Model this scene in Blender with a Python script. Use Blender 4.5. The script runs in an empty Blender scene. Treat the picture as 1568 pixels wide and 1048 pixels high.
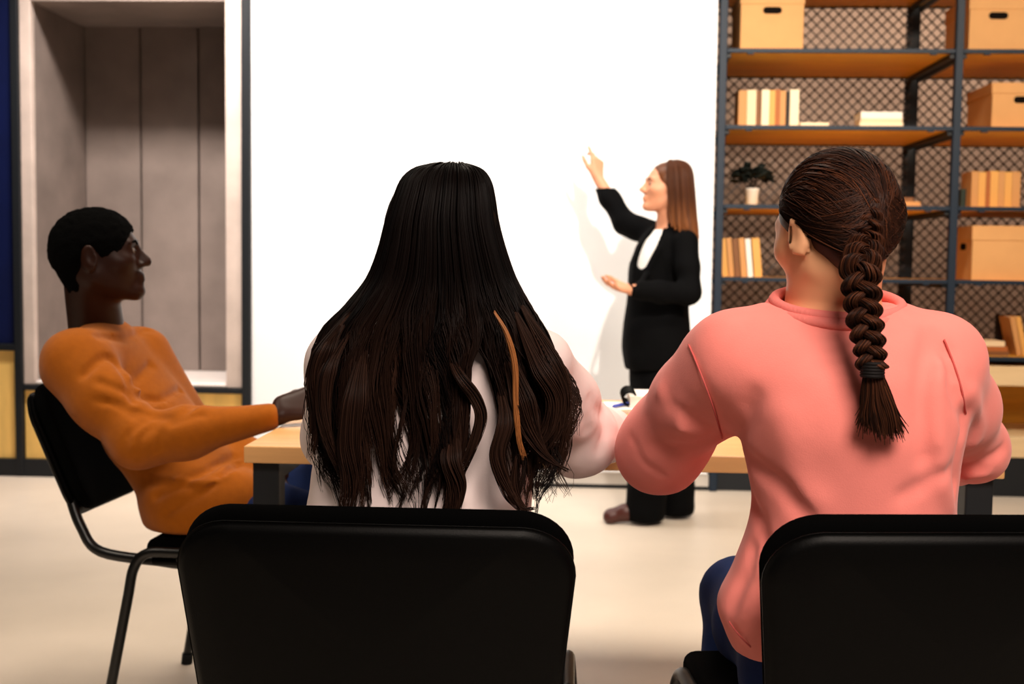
import bpy, bmesh, math, random
import numpy as np
from mathutils import Vector, Matrix

random.seed(7)
rng = np.random.default_rng(7)
PI = math.pi
C = bpy.context.scene.collection
S = bpy.context.scene

# ------------------------------------------------------------------ camera
CAM = np.array([0.0, 0.0, 1.15])
FPX = 1860.0
YAW, PITCH, ROLL = math.atan(96 / FPX), math.atan(122 / FPX), 0.0125
_f0 = np.array([-math.sin(YAW) * math.cos(PITCH), math.cos(YAW) * math.cos(PITCH), -math.sin(PITCH)])
_r0 = np.cross(_f0, [0, 0, 1.0]); _r0 /= np.linalg.norm(_r0)
_u0 = np.cross(_r0, _f0)
_r = _r0 * math.cos(ROLL) + _u0 * math.sin(ROLL)
_u = -_r0 * math.sin(ROLL) + _u0 * math.cos(ROLL)
cd = bpy.data.cameras.new('camera'); cam = bpy.data.objects.new('camera', cd); C.objects.link(cam)
cam.matrix_world = Matrix(((_r[0], _u[0], -_f0[0], CAM[0]), (_r[1], _u[1], -_f0[1], CAM[1]),
                           (_r[2], _u[2], -_f0[2], CAM[2]), (0, 0, 0, 1)))
cd.sensor_width = 36.0; cd.lens = FPX / 1568 * 36.0
cd.dof.use_dof = True; cd.dof.focus_distance = 1.85; cd.dof.aperture_fstop = 5.6
cd.clip_start = 0.02
S.camera = cam
S.view_settings.view_transform = 'Standard'; S.view_settings.look = 'None'
S.view_settings.gamma = 1.0; S.view_settings.use_curve_mapping = False
S.view_settings.exposure = 0.0

def at(px, py, Y):
    """world point on the plane y = Y seen at photo pixel (px, py)"""
    d = _f0 + _r * ((px - 784) / FPX) - _u * ((py - 524) / FPX)
    return CAM + d * ((Y - CAM[1]) / d[1])

# ------------------------------------------------------------------ world and lights
w = bpy.data.worlds.new('world'); S.world = w; w.use_nodes = True
w.node_tree.nodes['Background'].inputs[0].default_value = (1.0, 0.86, 0.72, 1)
w.node_tree.nodes['Background'].inputs[1].default_value = 0.02

def area(name, loc, target, power, size, col=(1, .86, .7), sy=None, spread=None):
    l = bpy.data.lights.new(name, 'AREA'); l.energy = power; l.color = col
    l.shape = 'RECTANGLE'; l.size = size; l.size_y = sy or size
    if spread: l.spread = math.radians(spread)
    o = bpy.data.objects.new(name, l); C.objects.link(o); o.location = loc
    o.rotation_euler = (Vector(target) - Vector(loc)).to_track_quat('-Z', 'Y').to_euler()
    return o
def spot(name, loc, target, power, ang, col=(1, .9, .78), rad=.06, blend=.6):
    l = bpy.data.lights.new(name, 'SPOT'); l.energy = power; l.color = col
    l.spot_size = math.radians(ang); l.spot_blend = blend; l.shadow_soft_size = rad
    o = bpy.data.objects.new(name, l); C.objects.link(o); o.location = loc
    o.rotation_euler = (Vector(target) - Vector(loc)).to_track_quat('-Z', 'Y').to_euler()
    return o
area('ceiling_panel_light', (0.5, 3.3, 3.15), (0.5, 3.3, 0), 50, 3.0, sy=1.2, spread=95)
area('left_fill_light', (-2.2, 2.2, 3.15), (-2.0, 2.3, 0), 20, 1.2, spread=95)  # fill lamp added to brighten the floor on the left
area('board_wash_light', (-0.5, 5.15, 3.12), (-0.3, 6.1, 1.0), 25, 2.2, sy=.2, col=(1, .93, .85), spread=120)
area('rear_panel_light', (0.75, -0.25, 3.12), (0.55, 1.75, 0.9), 62, 1.5, col=(1, .84, .72), spread=90)
area('shelf_wash_light', (2.0, 3.4, 3.12), (2.0, 6.6, 1.2), 55, 1.2, sy=.3, col=(1, .85, .68), spread=110)
area('niche_wash_light', (-2.1, 5.45, 3.15), (-2.15, 6.4, 0.5), 42, 1.0, sy=.2, col=(1, .90, .82), spread=100)
area('corridor_light', (2.5, 7.2, 3.1), (2.5, 8.0, 0.9), 42, 3.0, sy=.2, col=(1, .84, .70))
spot('track_spot', (0.85, 1.2, 3.1), (0.1, 6.1, 1.6), 760, 46, blend=.9)

# ------------------------------------------------------------------ materials
def lin(c):
    return tuple(((v / 255) / 12.92 if v / 255 <= .04045 else ((v / 255 + .055) / 1.055) ** 2.4) for v in c)
def mat(name, col, rough=.6, spec=.5, metal=0, var=None, vscale=6, stretch=(1, 1, 1), bump=0, bscale=200, detail=4,
        sheen=0, coat=0, col2=None, bstretch=None):
    m = bpy.data.materials.new(name); m.use_nodes = True
    nt = m.node_tree; b = nt.nodes['Principled BSDF']
    c = lin(col)
    b.inputs['Base Color'].default_value = (*c, 1); b.inputs['Roughness'].default_value = rough
    b.inputs['Specular IOR Level'].default_value = spec; b.inputs['Metallic'].default_value = metal
    b.inputs['Sheen Weight'].default_value = sheen; b.inputs['Coat Weight'].default_value = coat
    tc = nt.nodes.new('ShaderNodeTexCoord')
    if var or col2:
        mp = nt.nodes.new('ShaderNodeMapping'); mp.inputs['Scale'].default_value = stretch
        nt.links.new(tc.outputs['Object'], mp.inputs['Vector'])
        n = nt.nodes.new('ShaderNodeTexNoise'); n.inputs['Scale'].default_value = vscale
        n.inputs['Detail'].default_value = detail; nt.links.new(mp.outputs[0], n.inputs['Vector'])
        r = nt.nodes.new('ShaderNodeValToRGB')
        c2 = lin(col2) if col2 else tuple(v * (1 - var) for v in c)
        r.color_ramp.elements[0].position = .3; r.color_ramp.elements[1].position = .7
        r.color_ramp.elements[0].color = (*c2, 1); r.color_ramp.elements[1].color = (*c, 1)
        nt.links.new(n.outputs['Fac'], r.inputs[0]); nt.links.new(r.outputs[0], b.inputs['Base Color'])
    if bump:
        mp2 = nt.nodes.new('ShaderNodeMapping'); mp2.inputs['Scale'].default_value = bstretch or (1, 1, 1)
        nt.links.new(tc.outputs['Object'], mp2.inputs['Vector'])
        n2 = nt.nodes.new('ShaderNodeTexNoise'); n2.inputs['Scale'].default_value = bscale
        n2.inputs['Detail'].default_value = 3; nt.links.new(mp2.outputs[0], n2.inputs['Vector'])
        bp = nt.nodes.new('ShaderNodeBump'); bp.inputs['Strength'].default_value = bump; bp.inputs['Distance'].default_value = .004
        nt.links.new(n2.outputs['Fac'], bp.inputs['Height']); nt.links.new(bp.outputs[0], b.inputs['Normal'])
    return m
def hair_mat(name, dark, light, rough=.38, spec=.5):
    m = mat(name, dark, rough, spec); nt = m.node_tree; b = nt.nodes['Principled BSDF']
    a = nt.nodes.new('ShaderNodeAttribute'); a.attribute_name = 'tint'
    mx = nt.nodes.new('ShaderNodeMix'); mx.data_type = 'RGBA'
    mx.inputs[6].default_value = (*lin(dark), 1); mx.inputs[7].default_value = (*lin(light), 1)
    nt.links.new(a.outputs['Fac'], mx.inputs[0]); nt.links.new(mx.outputs[2], b.inputs['Base Color'])
    return m

M = {}
M['floor'] = mat('polished_concrete', (222, 208, 192), .42, .35, var=.16, vscale=1.6, bump=.05, bscale=30, detail=7)
M['board'] = mat('white_board_paint', (246, 247, 250), .45, .3)
M['skirt'] = mat('pale_grey_paint', (196, 188, 180), .5)
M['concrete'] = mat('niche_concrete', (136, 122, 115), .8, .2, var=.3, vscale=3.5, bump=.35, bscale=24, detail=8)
M['jamb'] = mat('lit_jamb_concrete', (206, 188, 178), .8, .2, var=.25, vscale=5, bump=.3, bscale=24, detail=8)  # niche concrete with the stronger light on the jambs put into its colour
M['sill'] = mat('painted_sill', (232, 222, 216), .25, .5, var=.1, vscale=5)
M['steel'] = mat('black_steel', (24, 27, 31), .5, .3)
M['navy'] = mat('navy_steel', (24, 36, 50), .5, .25)
M['blue'] = mat('blue_panel', (5, 18, 66), .6, .2, var=.3, vscale=4)
M['ply'] = mat('yellow_plywood', (252, 206, 118), .5, .3, var=.2, vscale=3, stretch=(6, 1, 1))
M['shelfwood'] = mat('shelf_plywood', (242, 176, 62), .55, .3, var=.2, vscale=4, stretch=(1, 8, 8))
M['mesh'] = mat('dark_wire', (50, 36, 26), .5, .3)
M['backwall'] = mat('taupe_wall', (172, 146, 128), .8, .2, var=.12, vscale=3)
M['dark'] = mat('dark_void', (16, 15, 15), .8, .1)
M['room'] = mat('room_paint', (150, 142, 134), .8, .2)
M['rear'] = mat('rear_wall_paint', (30, 27, 26), .8, .2)
M['oak'] = mat('table_oak', (226, 172, 112), .42, .4, var=.2, vscale=3, stretch=(1, 12, 12), bump=.05, bscale=60)
M['creamply'] = mat('pale_plywood', (232, 200, 154), .5, .3, var=.12, vscale=3, stretch=(1, 8, 8))
M['card'] = mat('cardboard', (214, 160, 104), .75, .2, var=.07, vscale=9, bump=.05, bscale=90)
M['hole'] = mat('dark_slot', (18, 13, 10), .9, .05)
M['paper'] = mat('white_paper', (240, 234, 228), .7, .2)
M['plastic'] = mat('black_plastic', (3, 3, 3), .45, .10, bump=.08, bscale=500)
M['uph'] = mat('black_upholstery', (3, 3, 3), .95, .03, bump=.2, bscale=700)
M['tube'] = mat('black_tube', (9, 9, 9), .35, .4)
M['pink'] = mat('coral_sweatshirt', (250, 142, 132), .85, .2, var=.05, vscale=30, bump=.12, bscale=500, sheen=.15)
M['rib'] = mat('coral_ribbing', (240, 130, 122), .85, .2, bump=.3, bscale=260, bstretch=(1, 1, .05))
M['seam'] = mat('coral_seam', (206, 96, 92), .9, .1)
M['orange'] = mat('mustard_sweater', (156, 83, 6), .9, .15, var=.12, vscale=60, bump=.25, bscale=420, sheen=.1)
M['blouse'] = mat('pale_blouse', (240, 222, 220), .65, .3, var=.03, vscale=20, bump=.05, bscale=300)
M['white_top'] = mat('white_top', (244, 240, 236), .6, .3)
M['suit'] = mat('black_suit', (4, 4, 5), .85, .08, bump=.1, bscale=400)
M['jeans'] = mat('dark_denim', (24, 46, 98), .85, .2, var=.35, vscale=16, bump=.2, bscale=600)
M['skin_dark'] = mat('deep_brown_skin', (46, 22, 13), .45, .18, var=.2, vscale=10)
M['skin_light'] = mat('light_skin', (222, 154, 120), .5, .35, var=.06, vscale=12)
M['skin_warm'] = mat('warm_skin', (238, 176, 132), .5, .35, var=.06, vscale=12)
M['hair_black'] = hair_mat('black_hair', (8, 5, 5), (88, 58, 45), .42, .10)
M['hair_brown'] = hair_mat('dark_brown_hair', (26, 12, 8), (120, 68, 42), .5, .15)
M['hair_auburn'] = hair_mat('auburn_hair', (60, 28, 12), (214, 128, 60), .45, .3)
M['hair_blond'] = hair_mat('blond_lock', (110, 64, 34), (182, 116, 62), .4, .4)
M['hair_crop'] = mat('cropped_hair', (4, 4, 4), .95, .04, bump=.9, bscale=330)
M['leather'] = mat('brown_leather', (70, 30, 24), .38, .4)
M['eye'] = mat('eye_white', (120, 110, 104), .2, .5)
M['iris'] = mat('dark_iris', (30, 18, 12), .2, .5)
M['leaf'] = mat('dark_leaf', (12, 18, 11), .7, .2, var=.3, vscale=20)
M['pot'] = mat('white_pot', (226, 214, 200), .4, .4)
M['inkblue'] = mat('blue_pen', (40, 60, 170), .4, .5)
M['band'] = mat('hair_tie', (14, 10, 10), .7, .2)
M['gum'] = mat('rubber_foot', (20, 20, 20), .8, .2)

# ------------------------------------------------------------------ object helpers
def tag(o, label=None, cat=None, group=None, kind=None):
    if label: o['label'] = label
    if cat: o['category'] = cat
    if group: o['group'] = group
    if kind: o['kind'] = kind
    return o
def thing(name, label, cat, loc=(0, 0, 0), rz=0, group=None):
    o = bpy.data.objects.new(name, None); o.empty_display_size = .1; C.objects.link(o)
    o.location = loc; o.rotation_euler = (0, 0, rz)
    return tag(o, label, cat, group)
def link(name, me, m, parent=None):
    o = bpy.data.objects.new(name, me); C.objects.link(o)
    if m and not me.materials: me.materials.append(m)
    if parent: o.parent = parent
    return o
def from_bm(name, bm, m, parent=None, smooth=False):
    me = bpy.data.meshes.new(name); bmesh.ops.recalc_face_normals(bm, faces=bm.faces[:]); bm.to_mesh(me); bm.free()
    if smooth: me.polygons.foreach_set('use_smooth', [True] * len(me.polygons))
    return link(name, me, m, parent)
def copy_tree(o, parent=None):
    c = o.copy(); C.objects.link(c)
    if parent: c.parent = parent; c.matrix_parent_inverse = o.matrix_parent_inverse
    for ch in [x for x in ALLCH(o)]: copy_tree(ch, c)
    return c
def ALLCH(o): return [x for x in bpy.data.objects if x.parent == o]
def bx(bm, x0, x1, y0, y1, z0, z1, bev=0, seg=2, rot=None, loc=None):
    mtx = Matrix.Translation(((x0 + x1) / 2, (y0 + y1) / 2, (z0 + z1) / 2)) @ Matrix.Diagonal((x1 - x0, y1 - y0, z1 - z0, 1))
    g = bmesh.ops.create_cube(bm, size=1, matrix=mtx)
    vs = g['verts']
    if bev:
        es = list({e for v in vs for e in v.link_edges})
        r = bmesh.ops.bevel(bm, geom=es, offset=bev, segments=seg, affect='EDGES', profile=.5)
    return vs
def box(name, x0, x1, y0, y1, z0, z1, m, parent=None, bev=0, seg=2):
    bm = bmesh.new(); bx(bm, x0, x1, y0, y1, z0, z1, bev, seg)
    return from_bm(name, bm, m, parent)
def spline(pts, n=8, closed=False):
    """Catmull-Rom through pts (k x d array), n samples per span"""
    P = np.asarray(pts, float)
    if closed: Q = np.vstack([P[-1], P, P[0], P[1]])
    else: Q = np.vstack([2 * P[0] - P[1], P, 2 * P[-1] - P[-2]])
    out = []
    t = np.linspace(0, 1, n, endpoint=False)[:, None]
    for i in range(len(Q) - 3):
        a, b, c, d = Q[i:i + 4]
        out.append(.5 * ((2 * b) + (c - a) * t + (2 * a - 5 * b + 4 * c - d) * t ** 2 + (3 * b - a - 3 * c + d) * t ** 3))
    if not closed: out.append(P[-1][None])
    return np.vstack(out)
def tube(bm, pts, rad, sides=10, cap=True):
    """sweep a circle (radius or list of radii) along a polyline"""
    P = [Vector(p) for p in pts]; n = len(P)
    R = [rad] * n if np.isscalar(rad) else list(rad)
    T = [(P[min(i + 1, n - 1)] - P[max(i - 1, 0)]).normalized() for i in range(n)]
    nrm = T[0].orthogonal().normalized(); rings = []
    for i in range(n):
        nrm = (nrm - T[i] * nrm.dot(T[i])).normalized(); bi = T[i].cross(nrm)
        rings.append([bm.verts.new(P[i] + (nrm * math.cos(2 * PI * k / sides) + bi * math.sin(2 * PI * k / sides)) * R[i]) for k in range(sides)])
    for i in range(n - 1):
        for k in range(sides):
            bm.faces.new((rings[i][k], rings[i][(k + 1) % sides], rings[i + 1][(k + 1) % sides], rings[i + 1][k]))
    if cap:
        bm.faces.new(rings[0][::-1]); bm.faces.new(rings[-1])
def lathe(bm, prof, seg=24, loc=(0, 0, 0)):
    rings = [[bm.verts.new((loc[0] + r * math.cos(2 * PI * k / seg), loc[1] + r * math.sin(2 * PI * k / seg), loc[2] + z)) for k in range(seg)] for r, z in prof]
    for a, b in zip(rings, rings[1:]):
        for k in range(seg): bm.faces.new((a[k], a[(k + 1) % seg], b[(k + 1) % seg], b[k]))
    bm.faces.new(rings[0][::-1]); bm.faces.new(rings[-1])

# ------------------------------------------------------------------ signed-distance modelling (bodies and cloth)
def axis(lo, hi, h, fine=()):
    v = [lo]
    while v[-1] < hi:
        s = h
        for a, b, hf in fine:
            if a - h < v[-1] < b: s = min(s, hf)
        v.append(v[-1] + s)
    return np.array(v, np.float32)
_tab = rng.random((32, 32, 32)).astype(np.float32) * 2 - 1
def noise3(p):
    i = np.floor(p).astype(int); f = p - i; f = f * f * (3 - 2 * f)
    r = 0
    for dx in (0, 1):
        for dy in (0, 1):
            for dz in (0, 1):
                wgt = (f[:, 0] if dx else 1 - f[:, 0]) * (f[:, 1] if dy else 1 - f[:, 1]) * (f[:, 2] if dz else 1 - f[:, 2])
                r = r + wgt * _tab[(i[:, 0] + dx) % 32, (i[:, 1] + dy) % 32, (i[:, 2] + dz) % 32]
    return r
class Field:
    def __init__(s, lo, hi, h, fine=()):
        s.ax = [axis(lo[k], hi[k], h, [(f[0][k], f[1][k], f[2]) for f in fine]) for k in range(3)]
        s.d = np.full([len(a) for a in s.ax], .5, np.float32)
    def _sub(s, lo, hi):
        sl = tuple(slice(max(0, np.searchsorted(a, l) - 1), np.searchsorted(a, h_) + 1) for a, l, h_ in zip(s.ax, lo, hi))
        g = [s.ax[0][sl[0]][:, None, None], s.ax[1][sl[1]][None, :, None], s.ax[2][sl[2]][None, None, :]]
        return sl, g
    def _put(s, sl, v, k, cut):
        a = s.d[sl]
        if cut:
            v = -v
            h = np.maximum(k - np.abs(a - v), 0) / k; s.d[sl] = np.maximum(a, v) + h * h * k / 4
        else:
            h = np.maximum(k - np.abs(a - v), 0) / k; s.d[sl] = np.minimum(a, v) - h * h * k / 4
    def cone(s, a, b, ra, rb, k=.02, cut=False, flat=None, amt=1.0):
        """tapered capsule; flat = direction squeezed by amt (<1 thinner)"""
        a = np.asarray(a, float); b = np.asarray(b, float); m = max(ra, rb) + .07
        sl, (X, Y, Z) = s._sub(np.minimum(a, b) - m, np.maximum(a, b) + m)
        px, py, pz = X - a[0], Y - a[1], Z - a[2]
        ba = b - a
        if flat is not None:
            n = np.asarray(flat, float); n = n / np.linalg.norm(n)
            q = (px * n[0] + py * n[1] + pz * n[2]) * (1 / amt - 1)
            px, py, pz = px + q * n[0], py + q * n[1], pz + q * n[2]
            qb = ba.dot(n) * (1 / amt - 1); ba = ba + n * qb
        L2 = max(ba.dot(ba), 1e-9)
        t = np.clip((px * ba[0] + py * ba[1] + pz * ba[2]) / L2, 0, 1)
        v = np.sqrt((px - t * ba[0]) ** 2 + (py - t * ba[1]) ** 2 + (pz - t * ba[2]) ** 2) - (ra + (rb - ra) * t)
        if flat is not None: v = v * (amt * .5 + .5)
        s._put(sl, v.astype(np.float32), k, cut)
    def chain(s, pts, k=.02, **kw):
        """pts: (x, y, z, r)"""
        for p, q in zip(pts, pts[1:]): s.cone(p[:3], q[:3], p[3], q[3], k, **kw)
    def ell(s, c, r, R=None, k=.02, cut=False):
        c = np.asarray(c, float); m = max(r) + .06
        sl, (X, Y, Z) = s._sub(c - m, c + m)
        px, py, pz = X - c[0], Y - c[1], Z - c[2]
        if R is not None: px, py, pz = (px * R[0][j] + py * R[1][j] + pz * R[2][j] for j in range(3))
        q = np.sqrt((px / r[0]) ** 2 + (py / r[1]) ** 2 + (pz / r[2]) ** 2)
        g = np.sqrt((px / r[0] ** 2) ** 2 + (py / r[1] ** 2) ** 2 + (pz / r[2] ** 2) ** 2) + 1e-6
        s._put(sl, (q * (q - 1) / g).astype(np.float32), k, cut)
    def stack(s, o, ex, ey, ez, rows, k=.03, e=2.3, cut=False):
        """rows (t, cx, cy, rx, ry) of superellipse slices along ez in the frame o/ex/ey/ez"""
        rows = np.asarray(rows, float); o = np.asarray(o, float)
        F = np.array([ex, ey, ez], float)
        co = []
        for t, cx, cy, rx, ry in rows:
            for sx in (-1, 1):
                for sy in (-1, 1): co.append(o + F[0] * (cx + sx * rx) + F[1] * (cy + sy * ry) + F[2] * t)
        co = np.array(co)
        sl, (X, Y, Z) = s._sub(co.min(0) - .07, co.max(0) + .07)
        px, py, pz = X - o[0], Y - o[1], Z - o[2]
        u, v, t = (px * F[i][0] + py * F[i][1] + pz * F[i][2] for i in range(3))
        fine = spline(rows, 8); tt = np.clip(t, rows[0, 0], rows[-1, 0])
        cx, cy, rx, ry = (np.interp(tt, fine[:, 0], fine[:, j]) for j in (1, 2, 3, 4))
        q = ((np.abs(u - cx) / rx) ** e + (np.abs(v - cy) / ry) ** e) ** (1 / e)
        d = (q - 1) * np.minimum(rx, ry)
        over = np.maximum(rows[0, 0] - t, t - rows[-1, 0])
        d = np.where(over > 0, np.sqrt(np.maximum(d, 0) ** 2 + over ** 2), np.maximum(d, over))
        s._put(sl, d.astype(np.float32), k, cut)
    def crease(s, pts, r, amp):
        """dent (amp > 0) or ridge (amp < 0) along a polyline lying near the surface"""
        pts = np.asarray(pts, float)
        lo, hi = pts.min(0) - 3 * r, pts.max(0) + 3 * r
        sl, (X, Y, Z) = s._sub(lo, hi); best = None
        for a, b in zip(pts, pts[1:]):
            ba = b - a; px, py, pz = X - a[0], Y - a[1], Z - a[2]
            t = np.clip((px * ba[0] + py * ba[1] + pz * ba[2]) / ba.dot(ba), 0, 1)
            q = (px - t * ba[0]) ** 2 + (py - t * ba[1]) ** 2 + (pz - t * ba[2]) ** 2
            best = q if best is None else np.minimum(best, q)
        s.d[sl] += (amp * np.exp(-best / (r * r))).astype(np.float32)
    def rough(s, amp, scale, stretch=((1, 0, 0), (0, 1, 0), (0, 0, 1)), ridge=False, zr=None):
        idx = np.argwhere(np.abs(s.d) < .035)
        p = np.stack([s.ax[j][idx[:, j]] for j in range(3)], 1).astype(float)
        n = noise3(p @ np.array(stretch, float).T * scale + 5.3)
        if ridge: n = 1 - 2 * np.abs(n) ** .8
        if zr is not None: n = n * zr(p)
        s.d[idx[:, 0], idx[:, 1], idx[:, 2]] += (amp * n).astype(np.float32)
    def mesh(s, smooth=1):
        d = s.d; neg = d < 0
        sh = np.array(d.shape) - 1
        cnt = np.zeros(sh, np.int8)
        offs = [(a, b, c) for a in (0, 1) for b in (0, 1) for c in (0, 1)]
        for a, b, c in offs: cnt += neg[a:sh[0] + a, b:sh[1] + b, c:sh[2] + c]
        cells = np.argwhere((cnt > 0) & (cnt < 8))
        vid = np.full(sh, -1, np.int64); vid[cells[:, 0], cells[:, 1], cells[:, 2]] = np.arange(len(cells))
        acc = np.zeros((len(cells), 3)); num = np.zeros(len(cells))
        for e in range(3):
            for a, b in ((0, 0), (0, 1), (1, 0), (1, 1)):
                o0 = [0, 0, 0]; oth = [j for j in range(3) if j != e]; o0[oth[0]] = a; o0[oth[1]] = b
                o1 = list(o0); o1[e] = 1
                c0 = cells + o0; c1 = cells + o1
                d0 = d[c0[:, 0], c0[:, 1], c0[:, 2]]; d1 = d[c1[:, 0], c1[:, 1], c1[:, 2]]
                x = (d0 < 0) != (d1 < 0)
                t = np.where(x, d0 / np.where(x, d0 - d1, 1), 0)[:, None]
                p0 = np.stack([s.ax[j][c0[:, j]] for j in range(3)], 1); p1 = np.stack([s.ax[j][c1[:, j]] for j in range(3)], 1)
                acc += np.where(x[:, None], p0 + (p1 - p0) * t, 0); num += x
        V = acc / num[:, None]; quads = []
        for e in range(3):
            a, b = [(1, 2), (2, 0), (0, 1)][e]
            s0 = [slice(1, -1)] * 3; s0[e] = slice(0, -1); s1 = list(s0); s1[e] = slice(1, None)
            n0, n1 = neg[tuple(s0)], neg[tuple(s1)]
            for flip in (False, True):
                ii = np.argwhere((n0 & ~n1) if not flip else (~n0 & n1))
                if not len(ii): continue
                ii = ii + 1; ii[:, e] -= 1
                def cell(da, db):
                    q = ii.copy(); q[:, a] -= da; q[:, b] -= db; return vid[q[:, 0], q[:, 1], q[:, 2]]
                qd = np.stack([cell(1, 1), cell(0, 1), cell(0, 0), cell(1, 0)], 1)
                quads.append(qd[:, ::-1] if flip else qd)
        Q = np.vstack(quads); Q = Q[(Q >= 0).all(1)]
        for _ in range(smooth):
            acc = np.zeros_like(V); n = np.zeros(len(V))
            for i in range(4):
                j = (i + 1) % 4
                np.add.at(acc, Q[:, i], V[Q[:, j]]); np.add.at(acc, Q[:, j], V[Q[:, i]])
                np.add.at(n, Q[:, i], 1); np.add.at(n, Q[:, j], 1)
            V = V * .4 + .6 * acc / np.maximum(n, 1)[:, None]
        return V, Q
def np_mesh(name, V, Q, m, parent=None, tint=None, smooth=True):
    me = bpy.data.meshes.new(name); k = Q.shape[1]
    me.vertices.add(len(V)); me.vertices.foreach_set('co', np.asarray(V, np.float32).ravel())
    me.loops.add(Q.size); me.loops.foreach_set('vertex_index', Q.astype(np.int32).ravel())
    me.polygons.add(len(Q)); me.polygons.foreach_set('loop_start', np.arange(0, Q.size, k, dtype=np.int32))
    me.polygons.foreach_set('use_smooth', np.full(len(Q), smooth))
    if tint is not None:
        at_ = me.attributes.new('tint', 'FLOAT', 'POINT'); at_.data.foreach_set('value', np.asarray(tint, np.float32))
    me.update(); me.validate()
    return link(name, me, m, parent)

def rotm(yaw, pitch=0, roll=0):
    """columns forward, left, up; yaw from +X about Z, pitch up, roll about forward"""
    f = np.array([math.cos(yaw) * math.cos(pitch), math.sin(yaw) * math.cos(pitch), math.sin(pitch)])
    l = np.array([-math.sin(yaw), math.cos(yaw), 0]); u = np.cross(f, l)
    l2 = l * math.cos(roll) + u * math.sin(roll); u2 = np.cross(f, l2)
    return np.stack([f, l2, u2], 1)
def add_head(F, o, R, s=1.0, nose=1.0, lips=1.0, jaw=1.0):
    W = lambda x, y, z: o + R @ (np.array([x, y, z]) * s)
    F.ell(W(-.012, 0, .028), (.096 * s, .075 * s, .084 * s), R, .02)
    F.ell(W(.028, 0, -.03), (.060 * s, .060 * s, .078 * s), R, .03)
    for sg in (-1, 1):
        F.cone(W(-.012, sg * .050 * jaw, -.052), W(.052, sg * .018, -.094), .018 * s, .014 * s, .03)
        F.ell(W(.05, sg * .04, -.022), (.03 * s, .024 * s, .02 * s), R, .025)
    F.ell(W(.072, 0, -.098), (.017 * s, .02 * s, .015 * s), R, .022)
    F.ell(W(.076, 0, .02), (.014 * s, .046 * s, .010 * s), R, .02)
    for sg in (-1, 1):
        F.ell(W(.092, sg * .031, .002), (.016 * s, .017 * s, .011 * s), R, .014, cut=True)
        F.ell(W(.0735, sg * .031, .001), (.0125 * s, .0145 * s, .0095 * s), R, .004)
    F.cone(W(.082, 0, .012), W(.104 + .003 * nose, 0, -.028), .0075 * s, .0115 * s * nose, .012)
    for sg in (-1, 1): F.ell(W(.093, sg * .012 * nose, -.034), (.011 * s, .009 * s * nose, .008 * s), R, .008)
    F.ell(W(.083, 0, -.058), (.012 * s * lips, .023 * s, .0065 * s * lips), R, .006)
    F.ell(W(.081, 0, -.070), (.013 * s * lips, .021 * s, .0075 * s * lips), R, .006)
    for sg in (-1, 1):
        q = R @ rotm(0.35 * sg, 0, 0)
        F.ell(W(-.016, sg * .083, -.006), (.021 * s, .0085 * s, .034 * s), q, .006)
        F.ell(W(-.010, sg * .092, -.002), (.012 * s, .0065 * s, .020 * s), q, .005, cut=True)
def add_hand(F, wr, f, n, side, curl=(20, 25, 20), thumb=35, s=1.0, curls=None, spread=4):
    """wr wrist, f finger direction, n palm normal, side = +1/-1 thumb on f x n * side"""
    f = np.asarray(f, float); f /= np.linalg.norm(f); n = np.asarray(n, float); n = n - f * n.dot(f); n /= np.linalg.norm(n)
    t = np.cross(f, n) * side; wr = np.asarray(wr, float)
    for i, (ln, off, kx) in enumerate(((.072, .030, .086), (.080, .010, .090), (.074, -.010, .086), (.058, -.029, .078))):
        k0 = wr + (f * kx + t * off) * s
        F.cone(wr + t * off * .55 * s + f * .012 * s, k0, .015 * s, .0115 * s, .014)
        a = 0; p = k0; r = (.0092 - (.0012 if i == 3 else 0)) * s
        sp = math.radians(spread) * (1.5 - i)
        for j, frac in enumerate((.46, .30, .24)):
            cj = (curls[i] if curls else curl)[j]
            a += math.radians(cj)
            dr = (f * math.cos(sp) + t * math.sin(sp)) * math.cos(a) + n * math.sin(a)
            q = p + dr * ln * frac * s
            F.cone(p, q, r, r * .92, .004); p = q; r *= .93
    a = math.radians(thumb); d1 = f * math.cos(a) + t * math.sin(a) + n * .25
    d1 /= np.linalg.norm(d1); b = wr + (f * .02 + t * .018 + n * .006) * s; c = b + d1 * .046 * s
    F.cone(b, c, .016 * s, .0115 * s, .012)
    d2 = f * math.cos(a * .5) + t * math.sin(a * .5) + n * .3; d2 /= np.linalg.norm(d2)
    e = c + d2 * .032 * s; F.cone(c, e, .0105 * s, .0098 * s, .005)
    F.cone(e, e + (d2 + f * .2) / np.linalg.norm(d2 + f * .2) * .024 * s, .0098 * s, .008 * s, .005)
def v4(p, r): return (p[0], p[1], p[2], r)
def eyes(o, R, s, parent):
    for sg in (-1, 1):
        c = o + R @ (np.array([.0735, sg * .031, .001]) * s)
        bm = bmesh.new(); bmesh.ops.create_uvsphere(bm, u_segments=16, v_segments=10, radius=.0118 * s, matrix=Matrix.Translation(c))
        e = from_bm('eye', bm, M['eye'], parent, True)
        c2 = o + R @ (np.array([.0735 + .0082, sg * .031, .001]) * s)
        bm = bmesh.new(); bmesh.ops.create_uvsphere(bm, u_segments=12, v_segments=8, radius=.0052 * s, matrix=Matrix.Translation(c2))
        from_bm('iris', bm, M['iris'], e, True)
def brows(o, R, s, parent, m):
    for sg in (-1, 1):
        bm = bmesh.new()
        tube(bm, [o + R @ (np.array(q) * s) for q in ((.091, sg * .012, .018), (.089, sg * .03, .025), (.074, sg * .049, .02))], [.003, .0035, .0015], 6)
        from_bm('eyebrow', bm, m, parent, True)

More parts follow.
